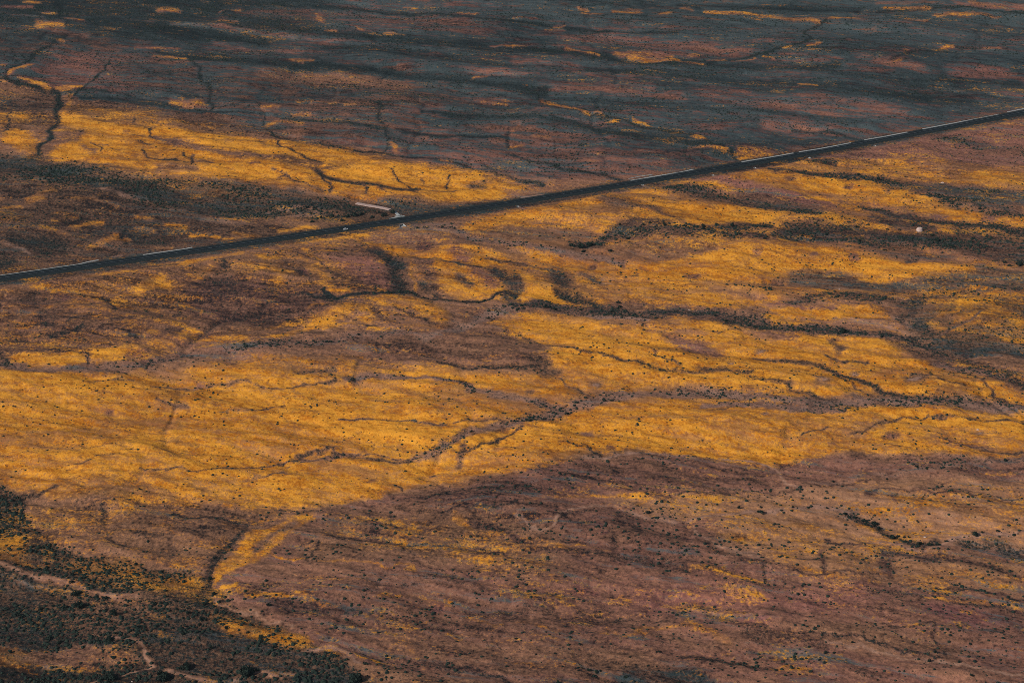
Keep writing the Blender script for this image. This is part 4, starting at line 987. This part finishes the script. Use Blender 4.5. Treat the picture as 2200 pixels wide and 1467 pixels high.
TREES = [(350,1450,17,'broad dark tree at the pale track junction, bottom left'),(235,1447,14,'dark tree beside the thin track, bottom left'),(236,1379,9,'dark tree at the upper end of the pale track, lower left'),
         (400,1429,11,'round dark tree in dense scrub right of the track junction'),(528,1445,19,'widest dark tree above the pale clearing at the bottom'),(170,1302,12,'dark tree in open scrub of the lower left valley'),
         (243,1322,10,'dark tree amid dotted bushes of the lower left valley'),(160,1274,9,'dark tree just below the pale track, lower left'),(765,1460,17,'dark tree cut by the bottom edge, left of centre'),
         (577,1300,5.5,'lone round tree on bare brown ground, lower left'),(452,1241,6,'dark tree at the head of the scrub valley'),(1811,710,9,'large dark tree in the wash right of centre'),
         (1266,530,9,'large dark tree in the thicket right of the car'),(1248,535,8,'dark tree left in the thicket right of the car'),(2094,1150,8,'dark tree on the pale track at the lower right'),
         (1880,1119,7.5,'tallest dark tree in the lower right gully'),(1917,1150,8,'dark tree at the low end of the right gully'),(1200,1464,6,'dark tree at the bottom edge, centre'),(845,457,6.5,'dark tree between the causeway and its ramp'),
         (2191,565,7.5,'dark tree at the right edge in scrub')]
def place_tree(i, u, v, r_px, label):
    x, y = (float(q) for q in ground(u, v)); r = r_px * unit_m(v) * 1.0
    e = empty('tree', (x, y, gz(x, y) - .1), RNG.uniform(0, 6.3)); e.scale = (r * .85, r * .85, r * .85)
    tag(e, label, 'tree', 'dark trees on the plain')
    for nm, m_ in (('trunk', trunk_me), ('crown', crown_meshes[i % 4])):
        o = bpy.data.objects.new(nm, m_); o.parent = e; col.objects.link(o)
for i, (u, v, r, lab) in enumerate(TREES): place_tree(i, u, v, r, lab)

GROUPS = {'lowright': 'bushes on the brown shelves', 'gully': 'bushes of the lower right gully', 'valley': 'bushes of the lower left valley', 'mid': 'bushes along the middle wash',
          'road': 'bushes left of the causeway', 'belt': 'bushes of the right hand scrub belts', 'river': 'bushes in the yellow field wash'}
def bush_label(key, u, v, r):
    size = 'large' if r >= 4.8 else ('mid-sized' if r >= 3.4 else 'small')
    if key == 'lowright':
        where = ('near the bottom edge, left of centre' if u < 1050 else 'near the bottom edge, just right of centre' if u < 1480 else 'near the bottom edge, right of centre' if u < 1850 else 'near the bottom right corner')
        return f'{size} dark round bush on brown ground {where}'
    if key == 'gully':
        where = ('on the pale track left of the gully' if u < 1800 and v > 1060 else 'in the dark gully at the lower right' if u < 1935 and v > 1060 else 'right of the dark gully by the pale track' if v > 1060 else 'on the pale wash above the tan slope, right')
        return f'{size} dark bush {where}'
    if key == 'mid':
        where = ('in the wash left of the hummocks' if u < 800 else 'on the bare strip just below the road' if v < 520 else 'in the wash below the hummocks' if u < 1100 else 'in the stony wash right of the hummocks' if u < 1450 else 'in the scrubby wash at middle right')
        return f'{size} dark bush {where}'
    if key == 'road':
        return f'{size} dark bush in the thicket left of the causeway' if u > 700 else f'{size} dark bush on bare soil left of the thicket'
    if key == 'belt':
        where = ('in the thicket at the left tip of the scrub' if u < 1300 else 'on the arched scrub rise right of the thicket' if u < 1490 else 'in the scrub between the rise and the boulder' if u < 1720 else 'on the grey strip below the right stretch of road' if v < 460 else 'in the scrub left of the pale boulder' if u < 1970 else 'in the scrub right of the pale boulder')
        return f'{size} dark bush {where}'
    if key == 'river':
        return f'{size} dark bush in the sandy wash ' + ('before it bends' if u < 1150 else 'where it bends upward')
    where = ('under the left edge slope' if u < 160 and v < 1300 else 'beside the orange flowers of the valley' if v < 1280 else 'amid dotted shrubs of the left valley' if u < 330 else 'in dense scrub of the valley floor' if u < 520 else 'at the right rim of the valley')
    return f'{size} dark bush {where}'
BUSH = dict(
 lowright=[(1264,1430,4.5),(1280,1432,5),(1279,1441,4.5),(1290,1431,3),(1334,1463,5),(1251,1426,2.6),(1243,1431,2.6),(1221,1385,2.6),(1354,1404,2.6),(1392,1425,2.8),(1376,1452,2.6),(1414,1436,2.6),(1240,1461,3),(1995,1420,5),(2060,1418,4),(1773,1401,5),(1792,1401,4),(1759,1418,3),(1751,1349,3),(1793,1361,3),(2008,1399,4),(2086,1460,4),(1534,1440,2.8),(1551,1444,2.8),(1564,1454,2.8),(1509,1452,2.8),(787,1426,5),(851,1434,3),(886,1436,3)],
 gully=[(1816,1102,5),(1823,1107,4),(1836,1107,4),(1855,1114,5),(1860,1122,4),(1888,1126,5),(1928,1146,4),(1904,1143,3),(1976,1164,6),(1996,1166,5),(2017,1164,5),(1943,1148,3.5),(1953,1148,3.5),(1946,1156,3.5),(2033,1158,4),(2111,1143,3),(2144,1141,4),(2179,1150,5),(2160,993,5),(1968,1008,4),(1991,1012,3.5),(1906,1030,3),(1790,1029,3),(1742,1046,2.6),(1776,1090,3.5),(1736,1088,3.5),(1702,1090,3),(1633,1092,3),(1635,1104,6),(1628,1101,4),(1586,1096,5),(1679,1097,3),(1558,1103,3),(1394,1109,5)],
 mid=[(839,630,3.5),(910,640,5),(882,625,3),(712,645,3),(725,639,3),(1041,643,4),(1025,646,3.5),(1076,633,3.5),(995,649,3.5),(702,730,4),(712,729,4),(769,720,2.6),(1050,684,3.5),(1057,689,3),(950,490,4),(897,491,3),(1005,511,2.6),(1172,657,5),(1190,660,4),(1247,663,3.5),(1119,660,4),(1110,668,3),(1315,666,4.5),(1327,649,4),(1332,658,4),(1410,681,4),(1536,676,4),(1622,694,4),(1560,686,4),(1725,706,4),(1894,724,4)],
 road=[(734,474,5),(715,466,6),(760,464,7),(777,461,6),(747,465,5),(825,464,6),(800,467,5),(689,469,4),(671,477,4),(574,456,3.5),(660,451,4),(674,451,4),(625,457,3),(815,457,4)],
 belt=[(1227,531,6),(1252,541,5),(1312,541,4),(1427,493,5),(1395,488,4),(1382,490,4),(1470,498,4),(1332,488,3.5),(1347,511,3.5),(1510,499,5),(1510,507,4.5),(1571,498,6),(1539,496,4),(1641,496,4.5),(1590,514,4),(1641,520,3.5),(1557,519,4),(1886,388,5.5),(1844,379,4),(1814,383,3),(2160,560,4),(2169,568,4),(2091,510,4),(1845,522,4.5),(1775,508,4),(1840,493,4),(1905,497,3),(1932,498,3),(1752,489,4),(1722,510,3.5),(2012,519,6),(2045,529,6),(2004,509,4),(1902,538,3),(2105,448,3.5),(2015,418,3)],
 river=[(1131,911,4),(1138,912,4),(1123,914,3),(1218,890,4.5),(1205,904,3),(1104,914,3.5),(1240,872,3.5),(1012,937,4),(1300,868,4),(1312,866,3),(1188,902,3),(1168,904,3),(1234,876,3)],
 valley=[])
bi = 0
def place_bush(u, v, r, key):
    global bi
    x, y = (float(q) for q in ground(u, v)); k = r * unit_m(v) * .95
    o = bpy.data.objects.new('bush', bush_meshes[bi % 6]); bi += 1
    o.location = (x, y, gz(x, y) - .1); o.rotation_euler = (0, 0, RNG.uniform(0, 6.3)); o.scale = (k, k, k * RNG.uniform(.75, 1.))
    col.objects.link(o); tag(o, bush_label(key, u, v, r), 'bush', GROUPS[key])
for k, lst in BUSH.items():
    for u, v, r in lst: place_bush(u, v, r, k)
# further single bushes, nearest ground first
boxes = [('valley', 90, (0,1090,700,1467), (3., 6.)), ('lowright', 50, (800,1340,2200,1467), (2.2, 3.6))]
for key, n, (u0, v0, u1, v1), (r0, r1) in boxes:
    c = 0; tries = 0
    while c < n and tries < 20000:
        tries += 1
        u, v = RNG.uniform(u0, u1), RNG.uniform(v0, v1)
        if key == 'valley' and (v < 1060 + .45 * u or RNG.uniform() > float(sample('S', np.array([u]), np.array([v]))[0]) * 1.3): continue
        if sample('T', np.array([u]), np.array([v]))[0] > .2: continue
        place_bush(u, v, r0 + (r1 - r0) * RNG.uniform() ** 2, key); c += 1

# countless small shrubs: one mass, instanced on a cloud of points
NP = 900000
phi = np.radians(RNG.uniform(-19.5, 19.5, NP)); r2 = RNG.uniform((CAM_H / math.tan(math.radians(36)))**2, (CAM_H / math.tan(math.radians(14.0)))**2, NP)
X = np.sin(phi) * np.sqrt(r2); Y = np.cos(phi) * np.sqrt(r2)
wx_, wy_ = warp(X, Y, 1 - sample('R', *chart(X, Y))); uu, vv = chart(wx_, wy_)
Bd = sample('B', uu, vv) * .6 + .55 * np.maximum(sample('S', uu, vv) - .2, 0)
Bd = Bd * np.clip(.55 + 2.2 * fbm(X / 60, Y / 30, 61, 3), .05, 2.)
u0_, v0_ = chart(X, Y)
acc = RNG.uniform(0, 1, NP) < np.clip(Bd * .38, 0, .7)
acc &= (sample('R', u0_, v0_) < .6)
X, Y = X[acc], Y[acc]
Z = relief(X, Y)
zz = sample('Z', *chart(X, Y))
sc = (.36 + .85 * RNG.uniform(0, 1, len(X)) ** 3.0 + .2 * np.clip(sample('S', *chart(X, Y)), 0, 1)) * zz
thin = RNG.uniform(0, 1, len(X)) < 1.0 / np.maximum(zz, 1.) ** 1.3
X, Y, Z, sc = X[thin], Y[thin], Z[thin], sc[thin]
pm = bpy.data.meshes.new('small_shrubs')
pm.vertices.add(len(X)); pm.vertices.foreach_set('co', np.stack([X, Y, Z], -1).astype(np.float32).ravel())
a_ = pm.attributes.new('size', 'FLOAT', 'POINT'); a_.data.foreach_set('value', sc.astype(np.float32))
so = bpy.data.objects.new('small_shrubs', pm); col.objects.link(so)
tag(so, 'countless small dark shrubs dotted over the whole plain', 'shrubs', kind='stuff')
pm.materials.append(M['bush'])
ng = bpy.data.node_groups.new('shrub_scatter', 'GeometryNodeTree')
ng.interface.new_socket('Geometry', in_out='INPUT', socket_type='NodeSocketGeometry'); ng.interface.new_socket('Geometry', in_out='OUTPUT', socket_type='NodeSocketGeometry')
def gn(t): return ng.nodes.new(t)
gi, go = gn('NodeGroupInput'), gn('NodeGroupOutput')
ico = gn('GeometryNodeMeshIcoSphere'); ico.inputs['Radius'].default_value = 1.; ico.inputs['Subdivisions'].default_value = 2
sp = gn('GeometryNodeSetPosition'); nz = gn('ShaderNodeTexNoise'); nz.inputs['Scale'].default_value = 1.7; nz.inputs['Detail'].default_value = 1
vm = gn('ShaderNodeVectorMath'); vm.operation = 'SUBTRACT'; vm.inputs[1].default_value = (.5, .5, .35); ng.links.new(nz.outputs['Color'], vm.inputs[0])
ng.links.new(ico.outputs[0], sp.inputs['Geometry']); ng.links.new(vm.outputs[0], sp.inputs['Offset'])
tr = gn('GeometryNodeTransform'); tr.inputs['Scale'].default_value = (1, 1, .72); ng.links.new(sp.outputs[0], tr.inputs[0])
sm_ = gn('GeometryNodeSetMaterial'); sm_.inputs['Material'].default_value = M['bush']; ng.links.new(tr.outputs[0], sm_.inputs[0])
iop = gn('GeometryNodeInstanceOnPoints'); ng.links.new(gi.outputs[0], iop.inputs['Points']); ng.links.new(sm_.outputs[0], iop.inputs['Instance'])
na = gn('GeometryNodeInputNamedAttribute'); na.data_type = 'FLOAT'; na.inputs[0].default_value = 'size'; ng.links.new(na.outputs['Attribute'], iop.inputs['Scale'])
rv = gn('FunctionNodeRandomValue'); rv.data_type = 'FLOAT_VECTOR'; rv.inputs['Max'].default_value = (0, 0, 6.28); ng.links.new(rv.outputs[0], iop.inputs['Rotation'])
ng.links.new(iop.outputs[0], go.inputs[0])
md = so.modifiers.new('scatter', 'NODES'); md.node_group = ng

# ------------------------------------------------------------------ the air
HV, HF = box_vf(-62000, 62000, -62000, 62000, -14.0, CAM_H + 12.0)
hz = bpy.data.objects.new('haze', bpy.data.meshes.new('haze')); hz.data.from_pydata(HV, [], HF); col.objects.link(hz)
tag(hz, kind='stuff')
hm = bpy.data.materials.new('haze'); hm.use_nodes = True
hm.node_tree.nodes.clear()
ho = hm.node_tree.nodes.new('ShaderNodeOutputMaterial'); pv = hm.node_tree.nodes.new('ShaderNodeVolumePrincipled')
pv.inputs['Color'].default_value = (.62, .80, .88, 1); pv.inputs['Density'].default_value = 1.8e-5; pv.inputs['Anisotropy'].default_value = 0.2
hm.node_tree.links.new(pv.outputs[0], ho.inputs['Volume']); hz.data.materials.append(hm)
